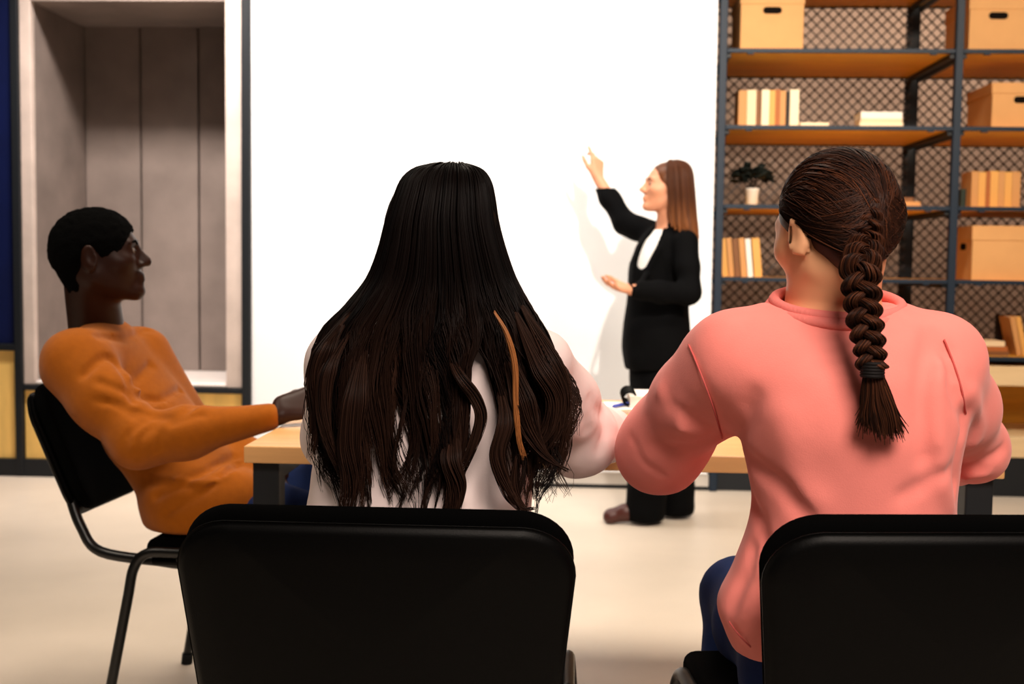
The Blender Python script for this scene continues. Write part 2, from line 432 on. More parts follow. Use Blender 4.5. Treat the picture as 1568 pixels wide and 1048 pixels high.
# ------------------------------------------------------------------ hair strands
def strand_mesh(name, paths, radii, tints, m, parent, sides=3):
    """paths (n, k, 3); radii (n, k); tints (n,) or (n, k)"""
    P = np.asarray(paths, float); n, k, _ = P.shape
    T = np.gradient(P, axis=1); T /= np.linalg.norm(T, axis=2, keepdims=True) + 1e-9
    ref = np.array([.31, -.87, .38]); A = np.cross(T, ref); A /= np.linalg.norm(A, axis=2, keepdims=True) + 1e-9
    B = np.cross(T, A); R = np.asarray(radii, float)[..., None]
    rings = np.stack([P + R * (A * math.cos(2 * PI * j / sides) + B * math.sin(2 * PI * j / sides)) for j in range(sides)], 2)
    V = rings.reshape(-1, 3)
    base = (np.arange(n)[:, None] * k + np.arange(k - 1)[None]) * sides
    Q = []
    for j in range(sides):
        j2 = (j + 1) % sides
        Q.append(np.stack([base + j, base + j2, base + sides + j2, base + sides + j], -1).reshape(-1, 4))
    t = np.asarray(tints, float)
    if t.ndim == 1: t = np.repeat(t[:, None], k, 1)
    return np_mesh(name, V, np.vstack(Q), m, parent, np.repeat(t.reshape(-1), sides))
def taper(n, k, r0, r1, root=1.0):
    t = np.linspace(0, 1, k); return np.tile((r0 + (r1 - r0) * t ** 2) * np.minimum(1, root + t * 8), (n, 1))

# ------------------------------------------------------------------ the room shell
YW = 6.16
def X(px, Y=YW): return float(at(px, 404, Y)[0])
def Z(py, px=784, Y=YW): return float(at(px, py, Y)[2])
XL, XR, YB, YF, ZC = -4.3, 4.35, -3.2, 8.1, 3.2
def struct(name, *a, **k): return tag(box(name, *a, **k), kind='structure')
struct('floor', XL, XR, YB, YF + .1, -.1, 0, M['floor'])
struct('ceiling', XL, XR, YB, YF + .1, ZC, ZC + .1, M['rear'])
struct('wall_left', XL - .1, XL, YB, YF, 0, ZC, M['rear'])
struct('wall_right', XR, XR + .1, YB, YF, 0, ZC, M['room'])
struct('wall_rear', XL, XR, YB - .1, YB, 0, ZC, M['rear'])
struct('wall_back', X(1093), XR, YF, YF + .1, 0, ZC, M['backwall'])

# panelled wall left of the board: steel frame with blue, plywood and concrete infill
xp0, xp1, xn0, xn1, xn2, xn3 = X(21.5), X(33), X(33), X(51), X(345), X(371)
xb0, xb1 = X(371), X(384)
wl = tag(bpy.data.objects.new('wall_panelled', None), kind='structure'); C.objects.link(wl); wl.location = (-2.8, YW, 0)
def wpart(name, x0, x1, y0, y1, z0, z1, m, bev=0):
    o = box(name, x0 + 2.8, x1 + 2.8, y0 - YW, y1 - YW, z0, z1, m, wl, bev); return o
zr0, zr1 = Z(537, 20), Z(527, 20)       # rail under the blue panel
zpl = Z(703, 30)                         # top of the plinth
wpart('steel_post', xp0, xp1, YW - .015, YW + .1, 0, ZC, M['steel'], .004)
wpart('steel_post', xb0, xb1, YW - .02, YW + .1, 0, ZC, M['steel'], .004)
xm = (XL + xp0) / 2
wpart('steel_post', xm - .02, xm + .02, YW - .015, YW + .1, 0, ZC, M['steel'], .004)
for a, b in ((XL, xm - .02), (xm + .02, xp0)):
    wpart('blue_panel', a + .004, b - .004, YW + .01, YW + .06, zr1, ZC, M['blue'], .003)
    wpart('plywood_panel', a + .004, b - .004, YW + .01, YW + .06, zpl, zr0, M['ply'], .003)
    wpart('steel_rail', a, b, YW - .01, YW + .08, zr0, zr1, M['steel'], .003)
wpart('plinth', XL, xb0, YW - .01, YW + .1, 0, zpl, M['steel'], .003)
zs = Z(596, 200)
nm = (xn0 + xn3) / 2
for a, b in ((xn0, X(206)), (X(206), xb0)):
    wpart('plywood_panel', a + .003, b - .003, YW + .01, YW + .06, zpl, zs - .015, M['ply'], .003)
wpart('steel_rail', xn0, xb0, YW - .01, YW + .08, zs - .015, zs + .012, M['steel'], .003)
zsill = Z(588, 200) + .01; zlin = Z(2, 200)
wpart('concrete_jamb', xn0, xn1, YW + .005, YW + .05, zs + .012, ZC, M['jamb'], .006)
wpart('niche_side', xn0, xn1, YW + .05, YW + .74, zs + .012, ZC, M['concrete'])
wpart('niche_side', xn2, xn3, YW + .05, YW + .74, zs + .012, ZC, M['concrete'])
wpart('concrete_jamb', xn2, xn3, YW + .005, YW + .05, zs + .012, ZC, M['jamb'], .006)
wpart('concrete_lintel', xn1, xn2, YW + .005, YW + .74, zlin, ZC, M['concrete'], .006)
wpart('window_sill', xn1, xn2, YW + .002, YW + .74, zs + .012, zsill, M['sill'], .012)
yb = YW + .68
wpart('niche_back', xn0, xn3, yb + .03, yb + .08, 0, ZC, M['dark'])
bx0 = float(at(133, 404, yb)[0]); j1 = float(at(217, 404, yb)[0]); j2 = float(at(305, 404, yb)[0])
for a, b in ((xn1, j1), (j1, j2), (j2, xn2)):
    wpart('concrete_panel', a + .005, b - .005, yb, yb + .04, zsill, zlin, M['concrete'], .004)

# white board
wb = thing('whiteboard', 'large plain white writing board behind the presenter between black post and shelves', 'whiteboard', ((xb1 + X(1093)) / 2, YW, .085))
hw = (X(1093) - xb1) / 2
box('board_panel', -hw + .002, hw - .008, 0, .05, 0, ZC - .09, M['board'], wb, .004)
struct('baseboard_back', xb1, X(1093), YW + .012, YW + .06, .022, .085, M['skirt'])
struct('trim_1', xb1, X(1093), YW + .02, YW + .05, 0, .022, M['steel'])

# ------------------------------------------------------------------ steel shelving
UX = [X(1100), X(1458), X(1458) + 1.19, ]
UX[2] = min(UX[2], XR - .05)
YD = .86
ROW = [Z(-48, 1280), Z(75, 1280), Z(193, 1280), Z(315, 1280), Z(427, 1280), Z(547, 1500)]   # shelf top levels
shelf = thing('steel_shelving', 'tall navy steel shelving with plywood shelves and wire mesh back', 'shelving', (UX[0], YW, 0))
def sp(name, x0, x1, y0, y1, z0, z1, m, bev=0): return box(name, x0 - UX[0], x1 - UX[0], y0 - YW, y1 - YW, z0, z1, m, shelf, bev)
for i, x in enumerate(UX):
    sp('upright', x - .019, x + .019, YW - .005, YW + .035, 0, ZC - .02, M['navy'], .003)
    sp('rear_upright', x - .04, x + .03, YW + YD - .04, YW + YD, 0, ZC - .02, M['steel'], .003)
for i in range(2):
    a, b = UX[i] + .02, UX[i + 1] - .02
    for z in ROW:
        sp('shelf_board', a, b, YW + .018, YW + YD - .04, z - .016, z, M['shelfwood'], .002)
        sp('front_rail', a, b, YW - .002, YW + .017, z - .019, z + .002, M['navy'], .002)
        sp('back_rail', a, b, YW + YD - .038, YW + YD - .015, z - .02, z, M['steel'])
        for q in (a - .002, b - .02):
            sp('side_rail', q, q + .022, YW + .018, YW + YD - .04, z - .04, z - .017, M['steel'])
        for q in (a + .1, b - .12):
            sp('bracket_tab', q, q + .03, YW + .0, YW + .02, z - .026, z - .019, M['navy'])
    # diamond wire mesh across the back of the bay
    bm = bmesh.new(); z0, z1 = ROW[-1], ZC - .05; W_, H_ = b - a, z1 - z0; st = .060
    for sg in (1, -1):
        for k in range(-int(H_ / st) - 1, int(W_ / st) + 2):
            u0 = k * st
            lo = max(0, -u0); hi = min(H_, W_ - u0)
            if hi - lo < .01: continue
            p0, p1 = (u0 + lo, z0 + lo), (u0 + hi, z0 + hi)
            if sg < 0: p0, p1 = (W_ - p0[0], p0[1]), (W_ - p1[0], p1[1])
            yo = YW + YD - .06 + (.004 if sg < 0 else 0)
            A = Vector((a + p0[0] - UX[0], yo - YW, p0[1])); B = Vector((a + p1[0] - UX[0], yo - YW, p1[1]))
            tube(bm, [A, B], .0054, 4, False)
    tag(from_bm('wire_mesh', bm, M['mesh'], shelf), kind='stuff')
    sp('back_panel', a - .03, b + .03, YW + YD, YW + YD + .02, .0, ROW[-1], M['shelfwood'])
    # low cabinet under the bay
for i, lab in ((0, 'pale plywood low cabinet under the shelves behind the coral sweatshirt'), (1, 'pale plywood low cabinet with open bay under the lying books')):
    a, b = UX[i] + .022, UX[i + 1] - .022
    cb = thing('low_cabinet', lab, 'cabinet', ((a + b) / 2, YW + .03, 0)); h = (b - a) / 2
    zt = ROW[-1] - .045
    box('plinth', -h, h, .0, .7, 0, .2, M['steel'], cb, .003)
    box('bottom_panel', -h, h, -.005, .7, .2, .305, M['creamply'], cb, .003)
    box('top_panel', -h, h, -.005, .7, zt - .1, zt, M['creamply'], cb, .003)
    box('back_panel', -h, h, .55, .7, .305, zt - .1, M['shelfwood'], cb)
    for s_ in (-1, 1): box('side_panel', min(s_ * h, s_ * (h - .02)), max(s_ * h, s_ * (h - .02)), 0, .55, .305, zt - .1, M['ply'], cb)

# ------------------------------------------------------------------ things on the shelves
def card_box(lab, px0, px1, row, h, depth, yoff, lid=.055, hole='front', px=1280):
    Y = YW + yoff; z = ROW[row] + .0005
    x0, x1 = X(px0, Y), X(px1, Y); w_ = (x1 - x0) / 2
    t = thing('storage_box', lab, 'box', ((x0 + x1) / 2, Y, z), 0, 'cardboard storage boxes on the shelves')
    box('body', -w_ + .004, w_ - .004, .004, depth - .004, 0, h - .01, M['card'], t, .003)
    box('lid', -w_, w_, 0, depth, h - lid, h, M['card'], t, .004)
    def slot(u, side):
        bm = bmesh.new(); ln, r = .03, .017
        pts = [(u + sx * ln + r * math.cos(q), h - lid - .03 + r * math.sin(q)) for sx, q0 in ((1, -PI / 2), (-1, PI / 2)) for q in [q0 + PI * j / 8 for j in range(9)]]
        if side == 'front': vs = [[bm.verts.new((p, y, q)) for p, q in pts] for y in (.0028, .02)]
        else: vs = [[bm.verts.new((x, p, q)) for p, q in pts] for x in (-w_ + .0028, -w_ + .02)]
        bm.faces.new(vs[0]); bm.faces.new(vs[1][::-1])
        for k in range(len(pts)): bm.faces.new((vs[0][k], vs[0][(k + 1) % len(pts)], vs[1][(k + 1) % len(pts)], vs[1][k]))
        from_bm('handle_slot', bm, M['hole'], t)
    slot(0, 'front') if hole == 'front' else slot(depth * .35, 'side')
    return t
card_box('cardboard lidded box on the top shelf beside the white board', 1124, 1222, 1, .285, .36, .06)
card_box('cardboard lidded box on the top shelf right of the navy upright', 1470, 1560, 1, .27, .40, .03, lid=.07)
card_box('cardboard lidded box set back on the second shelf, far right bay', 1509, 1606, 2, .235, .40, .12)
card_box('wide cardboard box above the low cabinet with a slot in its side', 1487, 1640, 4, .275, .42, .08, lid=.075, hole='side')

BC = [mat('book_%s' % n, c, .6, .3) for n, c in (('cream', (232, 204, 164)), ('tan', (196, 140, 84)), ('ochre', (216, 158, 84)), ('brown', (122, 78, 44)),
      ('sand', (238, 216, 182)), ('white', (238, 228, 216)), ('dark', (36, 26, 24)), ('rust', (166, 94, 44)), ('green', (32, 44, 34)))]
CREAM, TAN, OCHRE, BROWN, SAND, WHITE, DARK, RUST, GREEN = range(9)
PAGES = mat('book_pages', (236, 220, 190), .8, .1)
def book(lab, grp, loc, t_, h, d, c, lean=0, flat=False, rz=0):
    """upright with the spine to the front, or lying flat; t_ thickness along x (z when flat)"""
    o = thing('book', lab, 'book', loc, 0, grp)
    if flat: o.rotation_euler = (0, 0, rz)
    else: o.rotation_euler = (0, lean, rz)
    bm = bmesh.new(); b = .0025
    if flat:
        bx(bm, -h / 2, h / 2, 0, d, 0, b); bx(bm, -h / 2, h / 2, 0, d, t_ - b, t_); bx(bm, -h / 2, h / 2, -.001, b, 0, t_)
        from_bm('cover', bm, BC[c], o); box('pages', -h / 2 + .004, h / 2 - .004, b, d - .004, b, t_ - b, PAGES, o)
    else:
        bx(bm, 0, b, 0, d, 0, h); bx(bm, t_ - b, t_, 0, d, 0, h); bx(bm, 0, t_, -.001, b, 0, h)
        from_bm('cover', bm, BC[c], o); box('pages', b, t_ - b, b, d - .004, .004, h - .004, PAGES, o)
    return o
def upright_row(specs, row, Y, grp, h0, lean=0):
    for lab, px0, px1, dh, c in specs:
        x0, x1 = X(px0, Y), X(px1, Y)
        z = ROW[row] + .001 + (math.sin(-lean) * (x1 - x0) if lean < 0 else 0)
        book(lab, grp, (x0, Y, z), (x1 - x0) - .0012, h0 + dh, .16, c, lean)
upright_row([('tan upright book at the board end of the second shelf row', 1125, 1138, 0, TAN), ('pale cream upright book second in the second shelf row', 1138, 1152, .003, CREAM),
             ('slim brown upright book after the pale cream one, second shelf', 1152, 1159, .0, BROWN), ('sand upright book mid row on the second shelf', 1160, 1172, .004, SAND),
             ('ochre upright book right of the sand book, second shelf', 1172, 1181, .002, OCHRE), ('slim rust upright book near the row end, second shelf', 1181, 1188, .006, RUST),
             ('tan upright book before the dark book, second shelf', 1188, 1197, .0, TAN), ('thin dark book before the last pale book, second shelf', 1198, 1202, -.004, DARK),
             ('pale sand book ending the upright row on second shelf', 1203, 1217, .006, SAND)], 2, YW + .1, 'upright books on the second shelf', .185)
book('thin cream book lying flat beside the upright second shelf row', None, (X(1240, YW + .08), YW + .06, ROW[2] + .001), .022, .14, .2, SAND, flat=True)
zz = ROW[2] + .001
for th, hx, c, lab in ((.028, .215, SAND, 'thick cream book at the bottom of the second shelf pile'), (.018, .205, CREAM, 'sand book in the middle of the second shelf pile'), (.034, .205, WHITE, 'white book topping the pile on the second shelf')):
    book(lab, 'books lying in a pile on the second shelf', (X(1342, YW + .1), YW + .09, zz), th, hx, .16, c, flat=True, rz=random.uniform(-.03, .03)); zz += th + .0006
zz = ROW[3] + .001
for th, hx, c, lab in ((.032, .2, TAN, 'tan book lying behind the braided head, third shelf'), (.02, .13, BROWN, 'small brown book on the tan one, third shelf')):
    book(lab, 'books lying on the third shelf', (X(1374, YW + .2), YW + .18, zz), th, hx, .15, c, flat=True); zz += th + .0006
upright_row([('tan upright book first in the far right third shelf row', 1483, 1494, 0, TAN), ('ochre upright book second in the far right third shelf row', 1494, 1505, -.004, OCHRE),
             ('slim brown book third in the far right third shelf row', 1505, 1512, .0, RUST), ('ochre upright book mid way along far right third shelf row', 1512, 1524, .002, OCHRE),
             ('tan upright book fifth in the far right third shelf row', 1524, 1534, 0, TAN), ('sand upright book sixth in the far right third shelf row', 1534, 1545, -.003, OCHRE),
             ('tan upright book ending the far right third shelf row', 1545, 1558, .0, TAN)], 3, YW + .12, 'upright books on the third shelf, right bay', .185)
gb = book('dark green little book beside the right bay third shelf row', None, (X(1468, YW + .2), YW + .2, ROW[3] + .001), .03, .1, .14, GREEN)
for k, (px0, wd, c, lab) in enumerate(((1104, 9, OCHRE, 'ochre leaning book at the board end of the fourth shelf'), (1114, 8, TAN, 'tan leaning book second on the fourth shelf'), (1123, 9, BROWN, 'brown leaning book third on the fourth shelf'),
                                  (1133, 9, TAN, 'tan leaning book before the white one, fourth shelf'), (1143, 8, WHITE, 'white leaning book on the fourth shelf'), (1153, 12, OCHRE, 'ochre leaning book ending the fourth shelf row'))):
    Y = YW + .1
    x0 = X(px0 + 3, Y); t_ = X(px0 + wd, Y) - X(px0, Y); ln = -.10
    book(lab, 'leaning books on the fourth shelf', (x0, Y, ROW[4] + .001), t_ - .001, .195 + .004 * (k % 2), .16, c, ln)
zz = ROW[5] + .001
for th, hx, c, lab in ((.022, .22, BROWN, 'brown book at the bottom of the cabinet top pile'), (.024, .20, RUST, 'reddish brown book in the cabinet top pile'), (.026, .17, CREAM, 'cream book topping the pile on the cabinet')):
    book(lab, 'books lying on top of the low cabinet', (X(1515, YW + .12), YW + .1, zz), th, hx, .17, c, flat=True); zz += th + .0006
for k, (px0, wd, c, lab) in enumerate(((1563, 8, TAN, 'tan book leaning beside the cabinet top pile'), (1572, 8, OCHRE, 'ochre book leaning behind the tan one beside the cabinet pile'))):
    Y = YW + .12; book(lab, 'leaning books on the low cabinet', (X(px0, Y), Y, ROW[5] + .001), X(px0 + wd, Y) - X(px0, Y) - .001, .2, .16, c, -.22)
dk = book('dark book standing behind the pile on the low cabinet', None, (X(1530, YW + .36), YW + .36, ROW[5] + .001), .11, .2, .03, DARK)

# potted plant on the third shelf
Yp = YW + .16
pl = thing('potted_plant', 'small dark leafy plant in a white pot on the third shelf', 'plant', (X(1149, Yp), Yp, ROW[3] + .001))
bm = bmesh.new(); lathe(bm, [(.022, 0), (.03, .004), (.033, .075), (.036, .08), (.036, .09), (.029, .09), (.028, .07)], 20); from_bm('pot', bm, M['pot'], pl, True)
bm = bmesh.new(); lathe(bm, [(.028, .07), (.028, .078)], 16); from_bm('soil', bm, M['dark'], pl)
leafm = None
for k in range(120):
    a = rng.uniform(0, 2 * PI); el = rng.uniform(-.1, 1.35); rr = rng.uniform(.05, .085)
    c = Vector((math.cos(a) * math.cos(el) * rr, math.sin(a) * math.cos(el) * rr, .125 + math.sin(el) * rr * .85))
    if abs(c.x) < .016 and c.z > .17: continue
    if leafm is None:
        bm = bmesh.new()
        vs = [bm.verts.new(p) for p in ((0, 0, 0), (.014, .012, .004), (.016, .026, .002), (0, .042, -.004), (-.016, .026, .002), (-.014, .012, .004), (0, .02, -.002))]
        for i in range(6): bm.faces.new((vs[6], vs[i], vs[(i + 1) % 6]))
        lf = from_bm('leaf', bm, M['leaf'], pl, True); leafm = lf.data
        so = lf.modifiers.new('thick', 'SOLIDIFY'); so.thickness = .0012
    else:
        lf = bpy.data.objects.new('leaf', leafm); C.objects.link(lf); lf.parent = pl
        so = lf.modifiers.new('thick', 'SOLIDIFY'); so.thickness = .0012
    lf.location = c; lf.scale = (1.3, 1.3, 1.3); lf.rotation_euler = (rng.uniform(-.3, .9), rng.uniform(-.6, .6), a - PI / 2)
bm = bmesh.new()
for k in range(7):
    a = k * .9; tube(bm, [(0, 0, .075), (.015 * math.cos(a), .015 * math.sin(a), .11), (.05 * math.cos(a), .05 * math.sin(a), .16)], .0022, 5)
from_bm('stem', bm, M['leaf'], pl, True)

# ------------------------------------------------------------------ table
TZ = .75; TY0, TY1 = 2.55, 3.56
tx0, tx1 = float(at(373, 684, TY0)[0]), float(at(1540, 700, TY0)[0])
tb = thing('conference_table', 'light oak table with thick top and black square steel legs', 'table', ((tx0 + tx1) / 2, (TY0 + TY1) / 2, 0))
hx_, hy_ = (tx1 - tx0) / 2, (TY1 - TY0) / 2
box('tabletop', -hx_, hx_, -hy_, hy_, TZ - .037, TZ, M['oak'], tb, .003)
for sx in (-1, 1):
    for sy in (-1, 1):
        x0 = sx * (hx_ - .04); y0 = sy * (hy_ - .06)
        l = box('leg', x0 - .029, x0 + .029, y0 - .029, y0 + .029, .012, TZ - .037, M['steel'], tb, .004)
        box('foot_pad', x0 - .022, x0 + .022, y0 - .022, y0 + .022, 0, .014, M['gum'], l)
    box('end_rail', sx * (hx_ - .04) - .02, sx * (hx_ - .04) + .02, -hy_ + .09, hy_ - .09, TZ - .085, TZ - .037, M['steel'], tb)
for sy in (-1, 1): box('apron_rail', -hx_ + .07, hx_ - .07, sy * (hy_ - .36) - .02, sy * (hy_ - .36) + .02, TZ - .067, TZ - .037, M['steel'], tb)

# paper and pens on the table
def px_on_table(px, py):
    d = at(px, py, 2.0) - CAM; s_ = (TZ - CAM[2]) / d[2]; return CAM + d * s_
p = px_on_table(990, 634)
pp = thing('paper_stack', 'stack of white papers under the spiral notebook on the table', 'papers', (p[0], p[1] + .08, TZ))
for k in range(3): o = box('paper_sheet', -.11, .11, -.09, .09, .0005 + k * .004, .004 + k * .004, M['paper'], pp); o.rotation_euler = (0, 0, rng.uniform(-.04, .04))
nb = thing('notebook', 'thick white spiral notebook on the table behind the coral sleeve', 'notebook', (p[0] + .035, p[1] + .12, TZ + .0130))
box('cover', -.08, .1, -.09, .09, 0, .004, M['paper'], nb, .001); box('pages', -.078, .098, -.088, .088, .004, .028, M['paper'], nb)
box('top_cover', -.08, .1, -.09, .09, .028, .031, M['paper'], nb, .001)
for k in range(12):
    bm = bmesh.new(); q = -.08 + k * .0145
    tube(bm, [(-.078 + .019 * math.cos(a), q, .0215 + .0185 * math.sin(a)) for a in np.linspace(0, 2 * PI, 15)], .0028, 6); from_bm('binding_ring', bm, M['plastic'], nb, True)
pen = thing('pen', 'blue ballpoint pen lying against the white papers on the table', 'pen', (p[0] - .06, p[1] + .05, TZ + .0185), 1.05)
bm = bmesh.new(); tube(bm, [(-.065, 0, 0), (-.055, 0, 0), (.05, 0, 0)], [.001, .0045, .0045], 10); from_bm('barrel', bm, M['inkblue'], pen, True)
bm = bmesh.new(); tube(bm, [(.05, 0, 0), (.075, 0, 0)], [.005, .005], 10); from_bm('cap', bm, M['plastic'], pen, True)
p = px_on_table(950, 664)
o = thing('notepad', 'white notepad between pale blouse cuff and coral sleeve', 'notepad', (p[0], p[1] + .06, TZ))
box('pages', -.1, .035, -.06, .1, .0005, .014, M['paper'], o); box('cover', -.1, .035, -.06, .1, .014, .0155, M['paper'], o)
p = px_on_table(500, 657)
o = thing('paper_sheet', 'white sheet of paper under the seated man\'s hand', 'paper', (p[0] + .1, p[1] + .06, TZ), .2)
box('sheet', -.15, .15, -.1, .1, .0005, .003, M['paper'], o)

# ------------------------------------------------------------------ chairs
def rounded_slab(w0, w1, h, r, th, bev, curve, n=10):
    """rounded-corner back panel: bottom width w0, top width w1, height h (z from 0), thickness th along +x, curved about z"""
    bm = bmesh.new(); out = []
    cs = [(w1 / 2 - r, h - r, 0), (-(w1 / 2 - r), h - r, PI / 2), (-(w0 / 2 - r), r, PI), (w0 / 2 - r, r, 1.5 * PI)]
    for (cy, cz, a0) in cs:
        for k in range(n + 1):
            a = a0 + PI / 2 * k / n; out.append((cy + r * math.cos(a), cz + r * math.sin(a), math.cos(a), math.sin(a)))
    layers = [(bev, 0), (bev * .3, bev * .3), (0, bev), (0, th - bev), (bev * .3, th - bev * .3), (bev, th)]
    rings = []
    for ins, x in layers:
        ring = []
        for (y, z, ny, nz) in out:
            yy, zz_ = y - ny * ins, z - nz * ins
            ring.append(bm.verts.new((x + curve * (yy / (w1 / 2)) ** 2, yy, zz_)))
        rings.append(ring)
    N = len(out)
    for a, b in zip(rings, rings[1:]):
        for k in range(N): bm.faces.new((a[k], a[(k + 1) % N], b[(k + 1) % N], b[k]))
    for ring, rev in ((rings[0], True), (rings[-1], False)):      # caps as a grid of shrinking rings so the curve carries over
        prev = ring; x0 = layers[0][1] if rev else layers[-1][1]
        for f in (.8, .6, .4, .2):
            cur = []
            for (y, z, ny, nz) in out:
                yy = (y - ny * bev) * f; zz_ = h / 2 + (z - nz * bev - h / 2) * f
                cur.append(bm.verts.new((x0 + curve * (yy / (w1 / 2)) ** 2, yy, zz_)))
            for k in range(N): bm.faces.new((prev[k], prev[(k + 1) % N], cur[(k + 1) % N], cur[k]))
            prev = cur
        c = bm.verts.new((x0, 0, h / 2))
        for k in range(N): bm.faces.new((prev[k], prev[(k + 1) % N], c))
    return bm
def chair(lab, x, y, yaw, recline=.19, zb=.472, hb=.37, wb=.492, xb=-.285):
    """origin on the floor under the seat; chair faces +x locally"""
    t = thing('meeting_chair', lab, 'chair', (x, y, 0), yaw, 'black meeting chairs')
    bm = bmesh.new(); bx(bm, -.21, .245, -.235, .235, .425, .475, .022, 4); from_bm('seat', bm, M['uph'], t, True)
    bm = bmesh.new(); bx(bm, -.20, .235, -.225, .225, .408, .428, .008, 2); from_bm('seat_pan', bm, M['plastic'], t, True)
    mt = Matrix.Translation((xb, 0, zb)) @ Matrix.Rotation(-recline, 4, 'Y')
    bm = rounded_slab(wb - .04, wb, hb, .075, .024, .014, .03); bmesh.ops.transform(bm, matrix=mt @ Matrix.Translation((-.0235, 0, 0)), verts=bm.verts)
    from_bm('back_shell', bm, M['plastic'], t, True)
    bm = rounded_slab(wb - .046, wb - .006, hb + .008, .075, .034, .015, .03); bmesh.ops.transform(bm, matrix=mt @ Matrix.Translation((.0005, 0, .004)), verts=bm.verts)
    from_bm('backrest', bm, M['uph'], t, True)
    for sy in (-1, 1):
        yy = sy * .24
        for sx, tip in ((-1, (-.305, sy * .262)), (1, (.29, sy * .262))):
            pts = spline([(0, yy, .445), (sx * .13, yy, .447), (sx * .20, yy, .442), (sx * .232, yy + sy * .003, .405), (sx * .248, yy + sy * .008, .32), (tip[0], tip[1], .012)], 6)
            bm = bmesh.new(); tube(bm, pts, .0125, 12); lg = from_bm('leg', bm, M['tube'], t, True)
            bm = bmesh.new(); tube(bm, [(tip[0], tip[1], 0), (tip[0] * .99, tip[1], .03)], .0155, 12); from_bm('rubber_foot', bm, M['gum'], lg, True)
        k = -math.sin(recline)
        pts = spline([(.05, sy * .20, .413), (-.12, sy * .20, .410), (-.18, sy * .20, .414), (xb * .82, sy * .195, .43), (xb * .95, sy * .19, zb - .02), (xb + k * .05 + .004, sy * .18, zb + .06)], 6)
        bm = bmesh.new(); tube(bm, pts, .013, 12); from_bm('back_tube', bm, M['tube'], t, True)
    for xx in (-.12, .12):
        bm = bmesh.new(); tube(bm, [(xx, -.24, .435), (xx, -.2, .402), (xx, .2, .402), (xx, .24, .435)], .009, 8); from_bm('cross_bar', bm, M['tube'], t, True)
    return t
CH = [chair('black meeting chair in front, at the back of the long black-haired woman', -.268, 1.95, PI / 2, zb=.438, hb=.365, wb=.500),
      chair('black meeting chair at the back of the woman in coral sweatshirt', .478, 1.90, PI / 2 + .10, zb=.456, hb=.365, wb=.485),
      chair('black meeting chair under the man in mustard sweater', -.80, 3.05, math.radians(-4), recline=.38, zb=.510, hb=.325, wb=.46, xb=-.412)]

for c_ in CH[:2]: c_.scale = (1, 1.1, 1)

# ================================================================== people
def hit(F, px, py, y0, y1):
    """first surface point of field F on the ray through a photo pixel"""
    ys = np.arange(y0, y1, .003); p = at(px, py, 1.0)[None] ; d = _f0 + _r * ((px - 784) / FPX) - _u * ((py - 524) / FPX)
    P = CAM[None] + d[None] * (ys / d[1])[:, None]
    ix = [np.clip(np.searchsorted(F.ax[j], P[:, j]), 0, len(F.ax[j]) - 1) for j in range(3)]
    v = F.d[ix[0], ix[1], ix[2]]; k = np.argmax(v < 0)
    return P[k] if v[k] < 0 else None
def samp(F, P):
    """trilinear look-up of the field at points P"""
    ii, ff = [], []
    for j in range(3):
        a = F.ax[j]; i = np.clip(np.searchsorted(a, P[:, j]) - 1, 0, len(a) - 2); ii.append(i); ff.append(np.clip((P[:, j] - a[i]) / (a[i + 1] - a[i]), 0, 1))
    r = 0
    for dx in (0, 1):
        for dy in (0, 1):
            for dz in (0, 1):
                r = r + (ff[0] if dx else 1 - ff[0]) * (ff[1] if dy else 1 - ff[1]) * (ff[2] if dz else 1 - ff[2]) * F.d[ii[0] + dx, ii[1] + dy, ii[2] + dz]
    return r
def creases(F, lines, y0, y1):
    H = [([h for h in (hit(F, x, y, y0, y1) for x, y in spline(pts, 3)) if h is not None], r, a) for pts, r, a in lines]
    for h, r, a in H:
        if len(h) > 1: F.crease(h, r, a)
def pxrows(rows, Y):
    """(py, left, right, cy, ry) silhouette rows at depth Y -> stack rows in world axes"""
    out = []
    for py, l, r, cy, ry in rows:
        a, b = at(l, py, Y), at(r, py, Y)
        out.append(((a[2] + b[2]) / 2, (a[0] + b[0]) / 2, cy, (b[0] - a[0]) / 2, ry))
    return sorted(out)
EX, EY, EZ = np.eye(3)
SEATS = [(-.268, 1.95, PI / 2, .19, .438, -.285), (.478, 1.90, PI / 2 + .10, .19, .456, -.285), (-.80, 3.05, math.radians(-4), .38, .510, -.412)]
def cut_seat(F, i):
    """flatten cloth where it rests on the seat and the backrest of chair i"""
    x, y, yaw, rec, zb, xb = SEATS[i]
    f = np.array([math.cos(yaw), math.sin(yaw), 0]); l = np.array([-math.sin(yaw), math.cos(yaw), 0])
    c = np.array([x, y, 0]) + f * .0
    F.stack(c, f, l, EZ, [(.05, 0, 0, .262, .29), (.483, 0, 0, .262, .29)], .012, 6, cut=True)
    u = EZ * math.cos(rec) - f * math.sin(rec); n = f * math.cos(rec) + EZ * math.sin(rec)
    c = np.array([x, y, zb]) + f * xb
    F.stack(c, n, l, u, [(-.02, -.07, 0, .14, .30), (.45, -.07, 0, .14, .30)], .012, 6, cut=True)
O0 = np.zeros(3)

